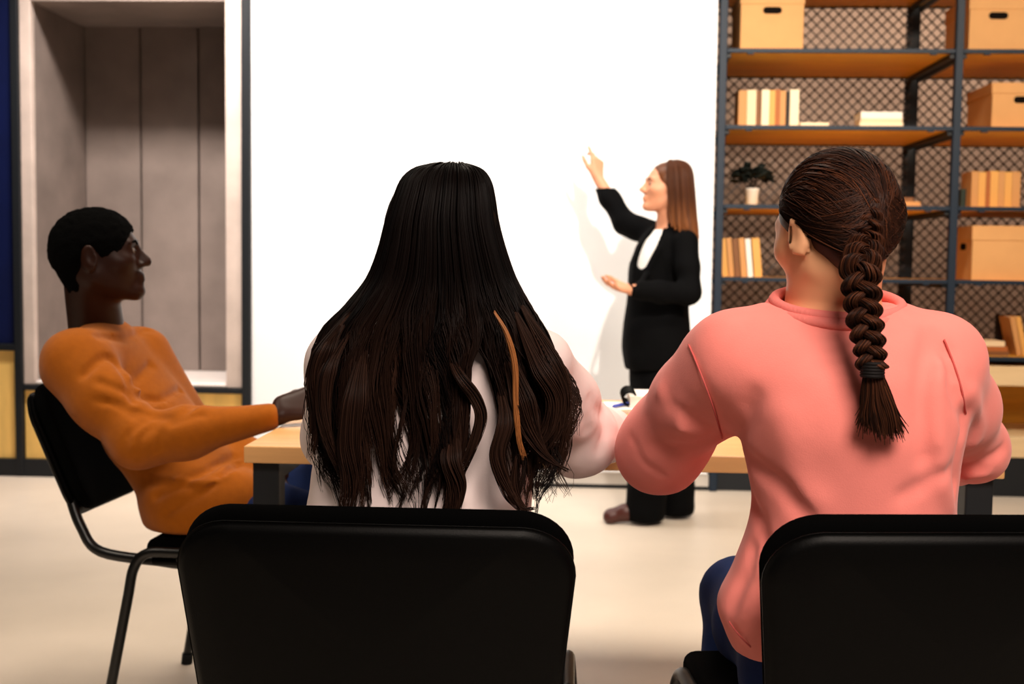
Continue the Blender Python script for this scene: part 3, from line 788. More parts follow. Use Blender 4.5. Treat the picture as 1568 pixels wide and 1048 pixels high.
# ------------------------------------------------------------------ man in the mustard sweater
mp = thing('person', 'man in mustard sweater and dark jeans leaning back in chair at the table end', 'person', (-.86, 3.05, 0))
inv = lambda o: setattr(o, 'matrix_parent_inverse', Matrix.Translation(-Vector(o.parent.location)))
def lk(o): inv(o); return o
ph, lean = math.radians(-6), math.radians(34)
fr = np.array([math.cos(ph), math.sin(ph), 0]); ey = np.array([-math.sin(ph), math.cos(ph), 0])
ez = EZ * math.cos(lean) - fr * math.sin(lean); ex = fr * math.cos(lean) + EZ * math.sin(lean)
o = at(318, 772, 3.05)
sh = at(112, 556, 2.87); el = at(214, 676, 2.80); wr = at(424, 638, 2.86)
shl = o + ez * .44 + ey * .14; ell_ = o + ez * .2 + ey * .22 - ex * .03; wrl = o + ex * .15 + ey * .10 + ez * .02
ho = at(153, 391, 3.0); hR = rotm(math.radians(16), math.radians(7), 0); hs = 1.03
F = Field((-1.55, 2.6, .44), (-.45, 3.45, 1.33), .011, [((-.8, 2.7, .72), (-.5, 3.2, .86), .005), ((-1.35, 2.85, 1.0), (-.95, 3.15, 1.32), .006)])
add_head(F, ho, hR, hs, nose=1.1, lips=1.35, jaw=1.05)
F.ell(ho + hR @ (np.array([.074, 0, -.096]) * hs), (.018, .026, .018), hR, .02)
F.cone(ho + hR @ np.array([-.03, 0, -.03]), o + ez * .52 - ex * .01, .064, .070, .03)
F.stack(o, ex, ey, ez, [(-.1, 0, 0, .105, .14), (.05, 0, 0, .09, .13), (.2, -.02, 0, .075, .13), (.38, -.035, 0, .06, .14), (.49, -.02, 0, .05, .11), (.52, -.01, 0, .05, .07)])
F.chain([v4(sh, .05), v4(el, .04), v4(wr, .024)], .03)
F.chain([v4(shl, .05), v4(ell_, .04), v4(wrl, .029)], .03)
hd = at(510, 624, 2.93) - wr
add_hand(F, wr + EZ * .014, hd + EZ * .01, (.1, .9, -.45), 1, curl=(22, 32, 22), thumb=28, s=1.05)
add_hand(F, wrl, (.6, -.7, -.35), (0, -.1, -1), -1, curl=(14, 22, 16), s=1.02)
cut_seat(F, 2); V, Q = F.mesh(1); body = lk(np_mesh('body', V, Q, M['skin_dark'], mp))
for e in (0,): eyes(ho, hR, hs, mp); brows(ho, hR, hs, mp, M['hair_crop'])
H = Field((-1.4, 2.82, 1.0), (-.9, 3.2, 1.33), .005)
W = lambda x, y, z: ho + hR @ (np.array([x, y, z]) * hs)
H.ell(W(-.012, 0, .030), (.103 * hs, .081 * hs, .089 * hs), hR, .01)
H.cone(W(-.046, 0, -.005), W(-.044, 0, -.050), .062, .052, .04)
H.ell(W(.106, 0, -.05), (.062, .1, .112), hR, .006, cut=True)
H.ell(W(.04, 0, -.10), (.080, .13, .085), hR, .01, cut=True)
for sg in (-1, 1): H.ell(W(-.010, sg * .088, -.014), (.020, .03, .032), hR, .006, cut=True)
H.rough(.0022, 95); H.rough(.0015, 210)
V, Q = H.mesh(0); lk(np_mesh('cropped_hair', V, Q, M['hair_crop'], mp))
# sweater
F = Field((-1.6, 2.6, .36), (-.45, 3.5, 1.2), .0075)
F.stack(o, ex, ey, ez, [(-.17, .02, 0, .15, .19), (-.08, .01, 0, .14, .185), (.03, 0, 0, .122, .17), (.16, -.01, 0, .112, .17), (.29, -.02, 0, .102, .175), (.39, -.025, 0, .098, .18), (.46, -.02, 0, .085, .17), (.51, -.015, 0, .072, .12), (.535, -.015, 0, .065, .085)], .03, 2.2)
F.chain([v4(sh, .082), v4(sh + (el - sh) * .5, .072), v4(el, .062), v4(el + (wr - el) * .35, .057), v4(wr - (wr - el) * .06, .033)], .035)
F.chain([v4(shl, .08), v4(ell_, .06), v4(wrl - (wrl - ell_) * .1, .042)], .04)
F.cone(o + ez * .48, sh + np.array([.02, .03, 0]), .07, .07, .05)
F.stack(o + fr * .01, fr, ey, EZ, [(-.13, .02, 0, .13, .18), (-.08, .015, 0, .15, .195), (0, 0, 0, .145, .19), (.08, -.01, 0, .12, .17)], .04, 2.2)
for sy, kn in ((-1, o + fr * .42 - ey * .10 + np.array([0, .06, -.02])), (1, o + fr * .44 + ey * .12 + np.array([.02, .04, .035]))):
    hp = o + ey * sy * .09; F.cone(hp, hp + (kn - hp) * .25, .112, .102, .05)
F.rough(.006, 9, ((1, 0, .5), (0, 1, 0), (-.5, 0, 1.6)))
creases(F, [([(128, 575), (160, 548), (188, 570), (205, 610)], 0.0092, 0.0190), ([(150, 585), (190, 600), (215, 640)], 0.0068, 0.0156), ([(140, 612), (185, 622), (212, 645)], 0.0068, 0.0137),
            ([(190, 690), (197, 665), (215, 650), (232, 642)], 0.0061, 0.0190), ([(212, 705), (216, 672), (238, 650)], 0.0061, 0.0156), ([(240, 690), (248, 662)], 0.0061, 0.0117),
            ([(200, 600), (240, 615), (275, 598)], 0.0092, 0.0175), ([(205, 625), (250, 622), (278, 606)], 0.0077, -0.0117), ([(225, 635), (265, 640), (300, 620)], 0.0092, 0.0190), ([(230, 560), (205, 590), (215, 610)], 0.0107, 0.0156),
            ([(260, 650), (290, 640), (312, 636)], 0.0068, 0.0137), ([(150, 515), (190, 520), (225, 505)], 0.0107, 0.0117), ([(120, 505), (150, 512), (190, 510)], 0.0046, -0.0097),
            ([(240, 760), (300, 730), (360, 700)], 0.0092, 0.0190), ([(255, 785), (310, 755), (365, 712)], 0.0084, 0.0175), ([(270, 735), (320, 740), (360, 725)], 0.0077, -0.0137), ([(225, 740), (290, 745)], 0.0092, 0.0156)], 2.4, 3.5)
F.cone(o + ez * .51 - ex * .012, o + ez * .6 - ex * .0, .064, .074, .006, cut=True)
cut_seat(F, 2); V, Q = F.mesh(1); lk(np_mesh('sweater', V, Q, M['orange'], mp))
bm = bmesh.new(); cc = o + ez * .532 - ex * .013
pts = [cc + ex * .066 * math.cos(a) + ey * .070 * math.sin(a) - ez * .010 * math.cos(a) for a in np.linspace(0, 2 * PI, 41)]
tube(bm, pts, .0075, 8, False); lk(from_bm('collar_ribbing', bm, M['orange'], mp, True))
# trousers and shoes
F = Field((-1.3, 2.7, .02), (-.25, 3.6, .76), .011)
pl_ = o + np.array([0, 0, -.01])
F.stack(pl_, fr, ey, EZ, [(-.1, 0, 0, .12, .165), (0, 0, 0, .125, .17), (.09, 0, 0, .11, .155)])
for sy, kn, an in ((-1, o + fr * .42 - ey * .10 + np.array([0, .06, -.02]), None), (1, o + fr * .44 + ey * .12 + np.array([.02, .04, .035]), None)):
    hp = pl_ + ey * sy * .09 + np.array([0, 0, -.01])
    an = np.array([kn[0] + .03, kn[1], .1])
    F.chain([v4(hp, .098), v4((hp + kn) / 2, .085), v4(kn, .066)], .04); F.chain([v4(kn, .066), v4((kn + an) / 2, .06), v4(an, .052)], .03)
F.rough(.006, 14, ((1, 0, 0), (0, 1, 0), (0, .5, 2))); cut_seat(F, 2)
V, Q = F.mesh(1); lk(np_mesh('trousers', V, Q, M['jeans'], mp))
for kn in (o + fr * .42 - ey * .10 + np.array([0, .06, 0]), o + fr * .44 + ey * .12 + np.array([.02, .04, 0])):
    c = np.array([kn[0] + .03, kn[1], 0]); F = Field(c - .2, c + np.array([.3, .2, .2]), .009)
    F.chain([v4(c + fr * -.05 + EZ * .045, .042), v4(c + fr * .06 + EZ * .04, .042), v4(c + fr * .16 + EZ * .032, .034)], .02); F.cone(c + EZ * .05, c + EZ * .12, .042, .045)
    F.stack(c + fr * .05, fr, ey, EZ, [(-.3, 0, 0, .5, .5), (.0, 0, 0, .5, .5)], .004, cut=True)
    V, Q = F.mesh(1); lk(np_mesh('shoe', V, Q, M['suit'], mp))

# ------------------------------------------------------------------ woman in the coral sweatshirt
wp = thing('person', 'woman in coral sweatshirt with long dark brown braid, seen from behind', 'person', (.39, 1.76, 0))
YP = 1.75; hs = .90
ho = at(1274, 355, 1.745); hR = rotm(math.radians(90 + 30), math.radians(-6), math.radians(-3))
W = lambda x, y, z: ho + hR @ (np.array([x, y, z]) * hs)
nk = at(1277, 470, 1.765)
shL, elL, wrL = at(1125, 545, 1.75), at(1006, 691, 1.98), at(1018, 686, 2.28)
shR, elR, wrR = at(1440, 550, 1.75), at(1486, 686, 1.95), at(1430, 690, 2.26)
F = Field((-.02, 1.5, .46), (.78, 2.55, 1.33), .011, [((.2, 1.6, 1.05), (.55, 1.9, 1.33), .006), ((.1, 2.22, .72), (.65, 2.5, .88), .006)])
add_head(F, ho, hR, hs)
F.cone(W(-.03, 0, -.05), nk, .050, .056, .03); F.cone(nk, nk + np.array([0, -.005, -.05]), .058, .09, .03)
F.stack(O0, EX, EY, EZ, pxrows([(1120, 1170, 1460, 1.80, .11), (900, 1170, 1440, 1.785, .10), (800, 1180, 1430, 1.775, .09), (650, 1150, 1440, 1.755, .10), (540, 1140, 1430, 1.76, .09), (490, 1180, 1390, 1.765, .06)], YP))
F.chain([v4(shL, .045), v4(elL, .038), v4(wrL, .027)], .03); F.chain([v4(shR, .045), v4(elR, .038), v4(wrR, .027)], .03)
add_hand(F, wrL, (-.05, 1, -.05), (0, -.1, -1), -1, s=.92); add_hand(F, wrR, (-.3, 1, -.1), (0, -.1, -1), 1, s=.92)
cut_seat(F, 1); V, Q = F.mesh(1); body = np_mesh('body', V, Q, M['skin_warm'], wp); lk(body)
n0 = len(bpy.data.objects); eyes(ho, hR, hs, wp); brows(ho, hR, hs, wp, M['band'])
SEAMS = []
# sweatshirt
F = Field((-.02, 1.52, .44), (.80, 2.4, 1.16), .0062)
F.stack(O0, EX, EY, EZ, pxrows([(1012, 1132, 1478, 1.79, .130), (985, 1122, 1490, 1.79, .138), (940, 1112, 1496, 1.79, .138), (880, 1132, 1490, 1.785, .132), (800, 1152, 1468, 1.775, .125), (720, 1138, 1468, 1.765, .125), (650, 1116, 1474, 1.757, .13),
                           (580, 1098, 1474, 1.757, .13), (530, 1096, 1464, 1.762, .118), (500, 1116, 1447, 1.765, .103), (482, 1142, 1420, 1.768, .092), (469, 1176, 1388, 1.77, .080)], YP), .03, 2.25)
F.chain([v4(shL, .066), v4(shL + (elL - shL) * .45, .064), v4(shL + (elL - shL) * .8, .063), v4(elL, .060), v4(elL + (wrL - elL) * .5, .055), v4(wrL, .036)], .045)
F.chain([v4(shR, .062), v4(shR + (elR - shR) * .5, .055), v4(elR, .050), v4(elR + (wrR - elR) * .5, .048), v4(wrR, .034)], .04)
F.rough(.008, 7, ((1, 0, .3), (0, 1, 0), (-.3, 0, .7))); F.rough(.0035, 16, ((1, .4, 0), (0, 1, 0), (0, 0, .7)))
creases(F, [([(1062, 545), (1080, 590), (1098, 635), (1107, 675)], 0.0040, 0.0050), ([(1112, 682), (1150, 712), (1200, 752), (1230, 790)], 0.0144, 0.0137), ([(1120, 700), (1140, 750), (1160, 800), (1172, 850)], 0.0126, 0.0125),
            ([(1112, 678), (1135, 655), (1150, 610)], 0.0144, 0.0100), ([(1085, 660), (1050, 640), (1020, 610)], 0.0135, 0.0088), ([(966, 672), (980, 708), (1012, 730)], 0.0063, 0.0063), ([(1010, 600), (1035, 625), (1042, 660)], 0.0126, -0.0063),
            ([(1095, 672), (1050, 690), (1000, 690)], 0.0126, 0.0075), ([(1478, 640), (1462, 590), (1450, 540)], 0.0108, 0.0137), ([(1480, 640), (1468, 700), (1462, 760)], 0.0090, 0.0150), ([(1440, 560), (1432, 640), (1445, 740), (1455, 775)], 0.0144, -0.0088),
            ([(1425, 520), (1412, 600), (1420, 700)], 0.0162, 0.0100), ([(1385, 760), (1420, 740), (1450, 720)], 0.0108, 0.0075), ([(1475, 720), (1505, 710), (1535, 690)], 0.0090, 0.0125), ([(1488, 600), (1500, 640), (1492, 680)], 0.0108, -0.0075), ([(1480, 735), (1510, 728)], 0.0072, -0.0075),
            ([(1200, 640), (1215, 720), (1240, 770)], 0.0270, -0.0075), ([(1118, 930), (1140, 880), (1150, 840)], 0.0108, 0.0100), ([(1128, 985), (1150, 950), (1165, 900)], 0.0090, 0.0088), ([(1115, 950), (1132, 985), (1142, 1000)], 0.0054, 0.0063)], 1.3, 2.4)
F.cone(nk + np.array([0, 0, -.012]), nk + np.array([0, .01, .08]), .062, .075, .006, cut=True); cut_seat(F, 1)
seams = [[h for h in (hit(F, x, y, 1.3, 2.4) for x, y in spline(L, 6)) if h is not None] for L in
         ([(1054, 528), (1062, 545), (1078, 585), (1094, 630), (1106, 672)], [(1446, 520), (1462, 560), (1474, 600), (1479, 634)], [(1116, 952), (1130, 972), (1150, 992)])]
V, Q = F.mesh(1); swo = lk(np_mesh('sweatshirt', V, Q, M['pink'], wp))
for L in seams:
    if len(L) > 2:
        A_ = np.array(L)
        for _ in range(8): A_[1:-1] = (A_[:-2] + 2 * A_[1:-1] + A_[2:]) / 4
        L = list(A_)
        bm = bmesh.new(); tube(bm, [p + np.array([0, .0006, 0]) for p in L], .0013, 6); sm_ = from_bm('seam', bm, M['seam'], swo, True); SEAMS.append(sm_)
bm = bmesh.new()
ring = []
for a in np.linspace(0, 2 * PI, 49)[:-1]:
    c, s_ = math.cos(a), math.sin(a)
    ring.append((nk[0] + .003 + .088 * c, nk[1] - .006 + .084 * s_, nk[2] + .006 + .018 * s_))
for dz, rr, k in ((0, .0085, 1.0), (-.009, .0085, 1.07)):
    pts = [(nk[0] + (p[0] - nk[0]) * k, nk[1] + (p[1] - nk[1]) * k, p[2] + dz) for p in ring]
    tube(bm, pts + [pts[0]], rr, 10, False)
lk(from_bm('collar_ribbing', bm, M['rib'], wp, True))
# jeans, shoes
F = Field((.1, 1.6, .02), (.78, 2.5, .78), .011)
pc = np.array([.43, 1.82, .560])
F.stack(pc, EX, EY, EZ, [(-.10, 0, 0, .155, .13), (0, 0, 0, .16, .13), (.12, 0, 0, .15, .11)])
for sx in (-1, 1):
    hp = pc + np.array([sx * .078, .02, -.015]); kn = np.array([.415 + sx * .105, 2.26, .535]); an = np.array([.415 + sx * .105, 2.28, .10])
    F.chain([v4(hp, .088), v4((hp + kn) / 2, .078), v4(kn, .062)], .04); F.chain([v4(kn, .064), v4((kn + an) / 2, .056), v4(an, .048)], .03)
F.rough(.005, 14); cut_seat(F, 1)
V, Q = F.mesh(1); lk(np_mesh('trousers', V, Q, M['jeans'], wp))
def shoes(xs, y, par, m):
    for x in xs:
        c = np.array([x, y, 0]); F = Field(c - .2, c + np.array([.2, .3, .2]), .009)
        F.chain([v4(c + EY * -.05 + EZ * .04, .038), v4(c + EY * .06 + EZ * .036, .038), v4(c + EY * .15 + EZ * .028, .030)], .02); F.cone(c + EZ * .05, c + EZ * .12, .04, .042)
        F.stack(c, EX, EY, EZ, [(-.3, 0, 0, .5, .5), (.0, 0, 0, .5, .5)], .004, cut=True)
        V, Q = F.mesh(1); lk(np_mesh('shoe', V, Q, m, par))
shoes((.31, .52), 2.28, wp, M['white_top'])
# hair: cap, swept strands and a braid
H = Field(tuple(ho - .16), tuple(ho + .16), .005)
er = np.array([.099, .0795, .0905]) * hs; ec = np.array([-.014, 0, .030]) * hs
H.ell(ho + hR @ ec, tuple(er), hR, .01)
H.cone(W(-.055, .01, .0), W(-.092, .035, -.062), .060, .024, .03)
H.ell(W(.115, 0, -.03), (.062, .11, .105), hR, .006, cut=True)
H.ell(W(.045, 0, -.105), (.080, .13, .085), hR, .01, cut=True)
for sg in (-1, 1): H.ell(W(-.006, sg * .088, -.020), (.024, .03, .032), hR, .008, cut=True)
V, Q = H.mesh(1); capV, capQ = V, Q
bd_head = [W(*p) for p in ((-.078, .010, .086), (-.102, .018, .055), (-.114, .028, .015), (-.116, .040, -.025))]
bd_px = [(1318, 412, 1.598), (1320, 450, 1.592), (1324, 490, 1.588), (1331, 530, 1.588), (1336, 566, 1.590)]
bpath = spline(bd_head + [at(x, y, Y) for x, y, Y in bd_px], 24)
seg = np.linalg.norm(np.diff(bpath, axis=0), axis=1); sl = np.concatenate([[0], np.cumsum(seg)])
NB = 190; su = np.linspace(0, sl[-1], NB); bp = np.stack([np.interp(su, sl, bpath[:, j]) for j in range(3)], 1)
bT = np.gradient(bp, axis=0); bT /= np.linalg.norm(bT, axis=1, keepdims=True)
vw = CAM - bp; vw[:, 2] *= .2; bN = vw - bT * (vw * bT).sum(1, keepdims=True); bN /= np.linalg.norm(bN, axis=1, keepdims=True)
bB = np.cross(bT, bN)
uu = su / sl[-1]
hangs = np.interp(uu, [0, .25, .42, .55, 1], [.32, .60, .95, 1.04, .78])
amp_a = .0145 * hangs; amp_b = .0075 * hangs; rs = .0122 * hangs
paths, rad, tint = [], [], []
tl = .026
phs = np.cumsum(np.gradient(su) / (tl * 2.6 * np.clip(hangs, .7, 1.2))) * 2 * PI
for j in range(3):
    pj = phs + 2 * PI * j / 3
    cen = bp + bB * (amp_a * np.sin(pj))[:, None] + bN * (amp_b * np.sin(2 * pj))[:, None]
    for f in range(130):
        r_ = math.sqrt(rng.random()); a = rng.uniform(0, 2 * PI) ; tw = rng.uniform(-.5, .5)
        ang = a + tw * np.sin(pj * .5 + a)
        P = cen + (bB * (rs * 1.0 * r_ * np.cos(ang))[:, None]) + bN * (rs * .85 * r_ * np.sin(ang))[:, None]
        paths.append(P); tint.append(np.clip(rng.normal(.16, .15), 0, 1)); rad.append(np.full(NB, .00095))
lk(strand_mesh('braid', paths, rad, tint, M['hair_brown'], wp))
# swept strands
paths, rad, tint = [], [], []
K = 26; t = np.linspace(0, 1, K)
nrm_ = lambda v: v / np.linalg.norm(v)
for i in range(3600):
    psi = rng.uniform(-PI, PI)                       # round the hairline, 0 = top, +-90 deg = sides
    el_c = math.cos(psi)
    col = math.radians(np.interp(abs(psi), [0, .9, 1.5, 1.75, 2.2, PI], [122, 122, 118, 88, 62, 46])) * rng.uniform(.35 if rng.random() < .4 else .9, 1.0)
    st = np.array([-math.cos(col), math.sin(col) * math.sin(psi), math.sin(col) * math.cos(psi)])
    ee = rng.uniform(-.7, .25) if abs(psi) > 1.2 else rng.uniform(-.55, .75)
    en = nrm_(np.array([-math.cos(ee), .14 - .26 * ee + rng.normal(0, .04), math.sin(ee)]))
    om = math.acos(np.clip(st.dot(en), -1, 1))
    if om < .15: continue
    sag = np.array([0, 0, -.16 * rng.uniform(.3, 1.2) * max(0, math.cos(psi) + .3)])
    D = (np.sin((1 - t) * om)[:, None] * st + np.sin(t * om)[:, None] * en) / math.sin(om) + np.sin(t * PI)[:, None] * sag
    D /= np.linalg.norm(D, axis=1, keepdims=True)
    lift = (.002 + rng.uniform(0, .006) * np.sin(t * PI) + .004 * np.sin(t * 9 + psi * 5) * .3)
    L = ec + D * (er + lift[:, None]); P = ho + L @ hR.T
    for _ in range(2): P = P + (D @ hR.T) * np.clip(.0022 + lift * .5 - samp(H, P), 0, .02)[:, None]
    paths.append(P); tint.append(np.clip(rng.normal(.09, .10) + .35 * (rng.random() < .07), 0, 1)); rad.append(np.full(K, .0009))
hs_obj = lk(strand_mesh('hair', paths, rad, tint, M['hair_brown'], wp))
lk(np_mesh('hair_cap', capV, capQ, M['hair_brown'], wp, np.full(len(capV), .14)))
# tie and tail
tie = bp[-1]; bm = bmesh.new()
for k in range(5): tube(bm, [tie + np.array([.0135 * math.cos(a), .0135 * math.sin(a), -.008 + .004 * k]) for a in np.linspace(0, 2 * PI, 17)], .0028, 6)
lk(from_bm('hair_tie', bm, M['band'], wp, True))
paths, rad, tint = [], [], []; t = np.linspace(0, 1, 22)
for i in range(420):
    a = rng.uniform(0, 2 * PI); r_ = math.sqrt(rng.random())
    e = at(1350 + 40 * r_ * math.cos(a), 664 + rng.normal(0, 7) - 10 * r_ * r_ + 6 * math.cos(a), 1.603 + .012 * math.sin(a))
    m_ = at(1344 + 27 * r_ * math.cos(a), 620, 1.597 + .013 * r_ * math.sin(a))
    s0 = tie + np.array([.011 * r_ * math.cos(a), .009 * r_ * math.sin(a), 0])
    P = ((1 - t) ** 2)[:, None] * s0 + (2 * t * (1 - t))[:, None] * m_ + (t ** 2)[:, None] * e
    P[:, 0] += .0022 * np.sin(t * 7 + a * 3) * t
    paths.append(P); tint.append(np.clip(rng.normal(.12, .12), 0, 1)); rad.append(.0009 * (1 - .6 * t ** 3))
lk(strand_mesh('braid_tail', paths, rad, tint, M['hair_brown'], wp))

# ------------------------------------------------------------------ woman with long black hair
lp = thing('person', 'woman with very long loose black hair and pale blouse, seen from behind', 'person', (-.22, 1.85, 0))
hs = .95; ho = at(678, 368, 1.86); hR = rotm(math.radians(90), 0, 0)
W = lambda x, y, z: ho + hR @ (np.array([x, y, z]) * hs)
nk = at(672, 485, 1.87)
shL, elL, wrL = at(522, 560, 1.88), at(520, 668, 1.98), at(575, 658, 2.42)
shR, elR, wrR = at(822, 555, 1.88), at(884, 668, 2.08), at(945, 664, 2.44)
F = Field((-.55, 1.6, .46), (.15, 2.7, 1.36), .011, [((-.4, 1.7, 1.05), (-.1, 2.0, 1.36), .007), ((-.4, 2.38, .72), (.12, 2.65, .88), .006)])
add_head(F, ho, hR, hs); F.cone(W(-.03, 0, -.05), nk, .05, .056, .03); F.cone(nk, nk + np.array([0, 0, -.06]), .058, .09, .03)
F.stack(O0, EX, EY, EZ, pxrows([(1080, 500, 790, 1.84, .11), (900, 510, 780, 1.85, .10), (770, 520, 775, 1.86, .09), (640, 520, 790, 1.875, .10), (560, 530, 790, 1.88, .09), (520, 570, 770, 1.88, .06)], 1.87))
F.chain([v4(shL, .043), v4(elL, .036), v4(wrL, .026)], .03); F.chain([v4(shR, .043), v4(elR, .036), v4(wrR, .026)], .03)
add_hand(F, wrL, (.3, 1, -.04), (0, -.1, -1), -1, s=.92); add_hand(F, wrR, (.1, 1, -.04), (0, -.1, -1), 1, s=.92)
cut_seat(F, 0); V, Q = F.mesh(1); lk(np_mesh('body', V, Q, M['skin_light'], lp)); eyes(ho, hR, hs, lp); brows(ho, hR, hs, lp, M['band'])
F = Field((-.6, 1.66, .5), (.18, 2.56, 1.12), .007)
F.stack(O0, EX, EY, EZ, pxrows([(1040, 470, 815, 1.83, .135), (930, 476, 815, 1.84, .135), (800, 478, 812, 1.86, .125), (720, 480, 814, 1.868, .12), (650, 486, 820, 1.872, .12), (590, 490, 832, 1.876, .12), (550, 500, 838, 1.88, .115), (520, 522, 820, 1.88, .10), (495, 560, 785, 1.88, .078), (475, 610, 735, 1.88, .06)], 1.87), .03, 2.2)
F.chain([v4(shL, .055), v4(elL, .055), v4(elL + (wrL - elL) * .5, .05), v4(wrL, .036)], .04)
F.chain([v4(shR, .055), v4(shR + (elR - shR) * .5, .058), v4(elR, .060), v4(elR + (wrR - elR) * .35, .054), v4(elR + (wrR - elR) * .7, .042), v4(wrR, .033)], .04)
F.rough(.006, 9, ((1, .3, 0), (0, 1, 0), (0, 0, .8))); F.rough(.003, 22)
creases(F, [([(905, 612), (925, 650), (922, 690)], .010, .010), ([(870, 590), (895, 635), (900, 660)], .012, .007), ([(930, 640), (945, 665), (940, 685)], .008, -.006), ([(500, 770), (520, 720), (522, 690)], .012, .007), ([(735, 650), (745, 720), (740, 780)], .012, .007), ([(715, 560), (722, 640), (718, 700)], .010, .006), ([(860, 640), (845, 690)], .012, -.006)], 1.4, 2.6)
F.cone(nk + np.array([0, 0, -.01]), nk + np.array([0, .01, .08]), .06, .07, .006, cut=True); cut_seat(F, 0)
V, Q = F.mesh(1); lk(np_mesh('blouse', V, Q, M['blouse'], lp))
F = Field((-.6, 1.6, .02), (.15, 2.5, .78), .011); pc = np.array([-.232, 1.88, .572])
F.stack(pc, EX, EY, EZ, [(-.10, 0, 0, .165, .13), (0, 0, 0, .17, .13), (.12, 0, 0, .14, .11)])
for sx in (-1, 1):
    hp = pc + np.array([sx * .095, .02, -.015]); kn = np.array([pc[0] + sx * .12, 2.31, .535]); an = np.array([pc[0] + sx * .12, 2.33, .10])
    F.chain([v4(hp, .095), v4((hp + kn) / 2, .08), v4(kn, .062)], .04); F.chain([v4(kn, .062), v4((kn + an) / 2, .055), v4(an, .047)], .03)
F.rough(.005, 14); cut_seat(F, 0); V, Q = F.mesh(1); lk(np_mesh('trousers', V, Q, M['suit'], lp))
shoes((pc[0] - .12, pc[0] + .12), 2.33, lp, M['leather'])

def hair_rows(rows, Y):
    """(py, left, right, back y, depth radius) -> (cx, cy, z, rx, ry)"""
    out = []
    for py, l, r, yb_, ry in rows:
        a, b = at(l, py, Y), at(r, py, Y); out.append(((a[0] + b[0]) / 2, yb_ + ry, (a[2] + b[2]) / 2, (b[0] - a[0]) / 2, ry))
    return np.array(out)
HR = hair_rows([(251, 668, 712, 1.80, .050), (258, 632, 733, 1.778, .075), (275, 610, 746, 1.762, .090), (300, 599, 752, 1.75, .102), (340, 586, 758, 1.74, .110), (385, 575, 770, 1.735, .112), (430, 558, 786, 1.733, .110), (470, 530, 806, 1.728, .100),
                (510, 497, 832, 1.722, .095), (560, 480, 852, 1.720, .09), (620, 477, 868, 1.718, .09), (690, 486, 866, 1.717, .09), (745, 500, 840, 1.716, .085), (800, 512, 815, 1.715, .08)], 1.80)
def hair_fall(rows, n_locks, per, amin, amax, back, seed, wave, pts=38, gaps=(), rows_px=None, r0=.00085, tmu=.22, ends=(.86, 1.0), clump=.010, side_trim=0):
    g = np.random.default_rng(seed); NR = len(rows); fine = spline(rows, 12); ft = np.linspace(0, NR - 1, len(fine))
    paths, rad, tint = [], [], []
    for L in range(n_locks):
        a0 = amin + (amax - amin) * (L + g.random()) / n_locks
        rho0 = 1 - .30 * g.random() ** 1.5; end = (NR - 1) * g.uniform(*ends); end -= side_trim * (abs(a0 - (amin + amax) / 2) / ((amax - amin) / 2)) ** 3
        wph, wf, wa = g.uniform(0, 2 * PI), g.uniform(.75, 1.25), wave * g.uniform(.3, 1.3); w2 = g.uniform(0, 2 * PI); curl = g.normal(0, 1)
        tl_ = np.clip(g.normal(tmu, .14), 0, .9)
        m = max(6, int(per * g.uniform(.6, 1.4)))
        for i in range(m):
            e_ = end * (1 - .10 * g.random() ** 2) if g.random() > .05 else end * g.uniform(.75, 1.0)
            q = np.linspace(g.uniform(0, .5), e_, pts)
            R = np.stack([np.interp(q, ft, fine[:, j]) for j in range(5)], 1)
            low = np.clip((q - NR * .42) / (NR * .50), 0, 1)
            da, dr = g.normal(0, .050), g.normal(0, .05)
            cl = 1 - .72 * low
            a = a0 + da * cl; rho = np.clip(rho0 + dr * cl, .6, 1.03)
            ph_ = q * wf * 1.8 + wph + da * 9
            wx = (wa * low * np.sin(ph_) + wa * .35 * low * np.sin(2.3 * ph_ + w2)) + curl * wave * .35 * low ** 3
            lx, ly = R[:, 3] * np.sin(a) * rho + wx, -R[:, 4] * np.cos(a) * rho + wave * .45 * low * np.cos(ph_ * 1.1 + w2)
            if gaps:
                for (g0, g1, xc0, xc1, hw0, hw1) in gaps:      # partings given as row range, centre and half width
                    f = np.clip((q - g0) / (g1 - g0), 0, 1); on = np.clip((q - g0) / 1.2, 0, 1)
                    xc = xc0 + (xc1 - xc0) * f - R[:, 0]; hw_ = (hw0 + (hw1 - hw0) * f) * on
                    side = -1 if (R[-1, 3] * math.sin(a0)) < xc1 - R[-1, 0] else 1
                    dd = (lx - xc) * side
                    nx = xc + side * (hw_ + np.clip(dd, -hw_ * 2, hw_ * 3) * .4 + hw_ * .8)
                    lx = np.where(dd < hw_ * 3, lx + (nx - lx) * on, lx)
            cb, sb = math.cos(back), math.sin(back)
            x = R[:, 0] + lx * cb - ly * sb; y = R[:, 1] + lx * sb + ly * cb
            paths.append(np.stack([x, y, R[:, 2] + g.normal(0, .0015)], 1))
            tt = np.clip(tl_ + g.normal(0, .06), 0, 1); tint.append(tt * (.08 + .92 * low))  # tint grows down the strand, painting the brown sheen on the black hair
            rad.append(r0 * np.minimum(1, (1 - np.linspace(0, 1, pts) ** 6 * .7)))
    return paths, rad, tint
gx = lambda px, py: float(at(px, py, 1.72)[0])
P_, R_, T_ = hair_fall(HR, 84, 44, -1.75, 1.75, 0, 3, .019, gaps=[(7.6, 13, gx(722, 500), gx(752, 790), .002, .030)], ends=(.88, 1.0), side_trim=1.1)
lk(strand_mesh('hair', P_, R_, T_, M['hair_black'], lp))
H = Field((-.5, 1.68, .9), (.1, 2.05, 1.36), .007)
H.ell(ho + np.array([0, -.012, .03]), (.077, .098, .086), None, .01); H.cone(at(676, 380, 1.85), at(676, 470, 1.83), .080, .088, .05, flat=EY, amt=.8)
H.ell(ho + np.array([0, .12, -.05]), (.12, .07, .14), None, .006, cut=True)
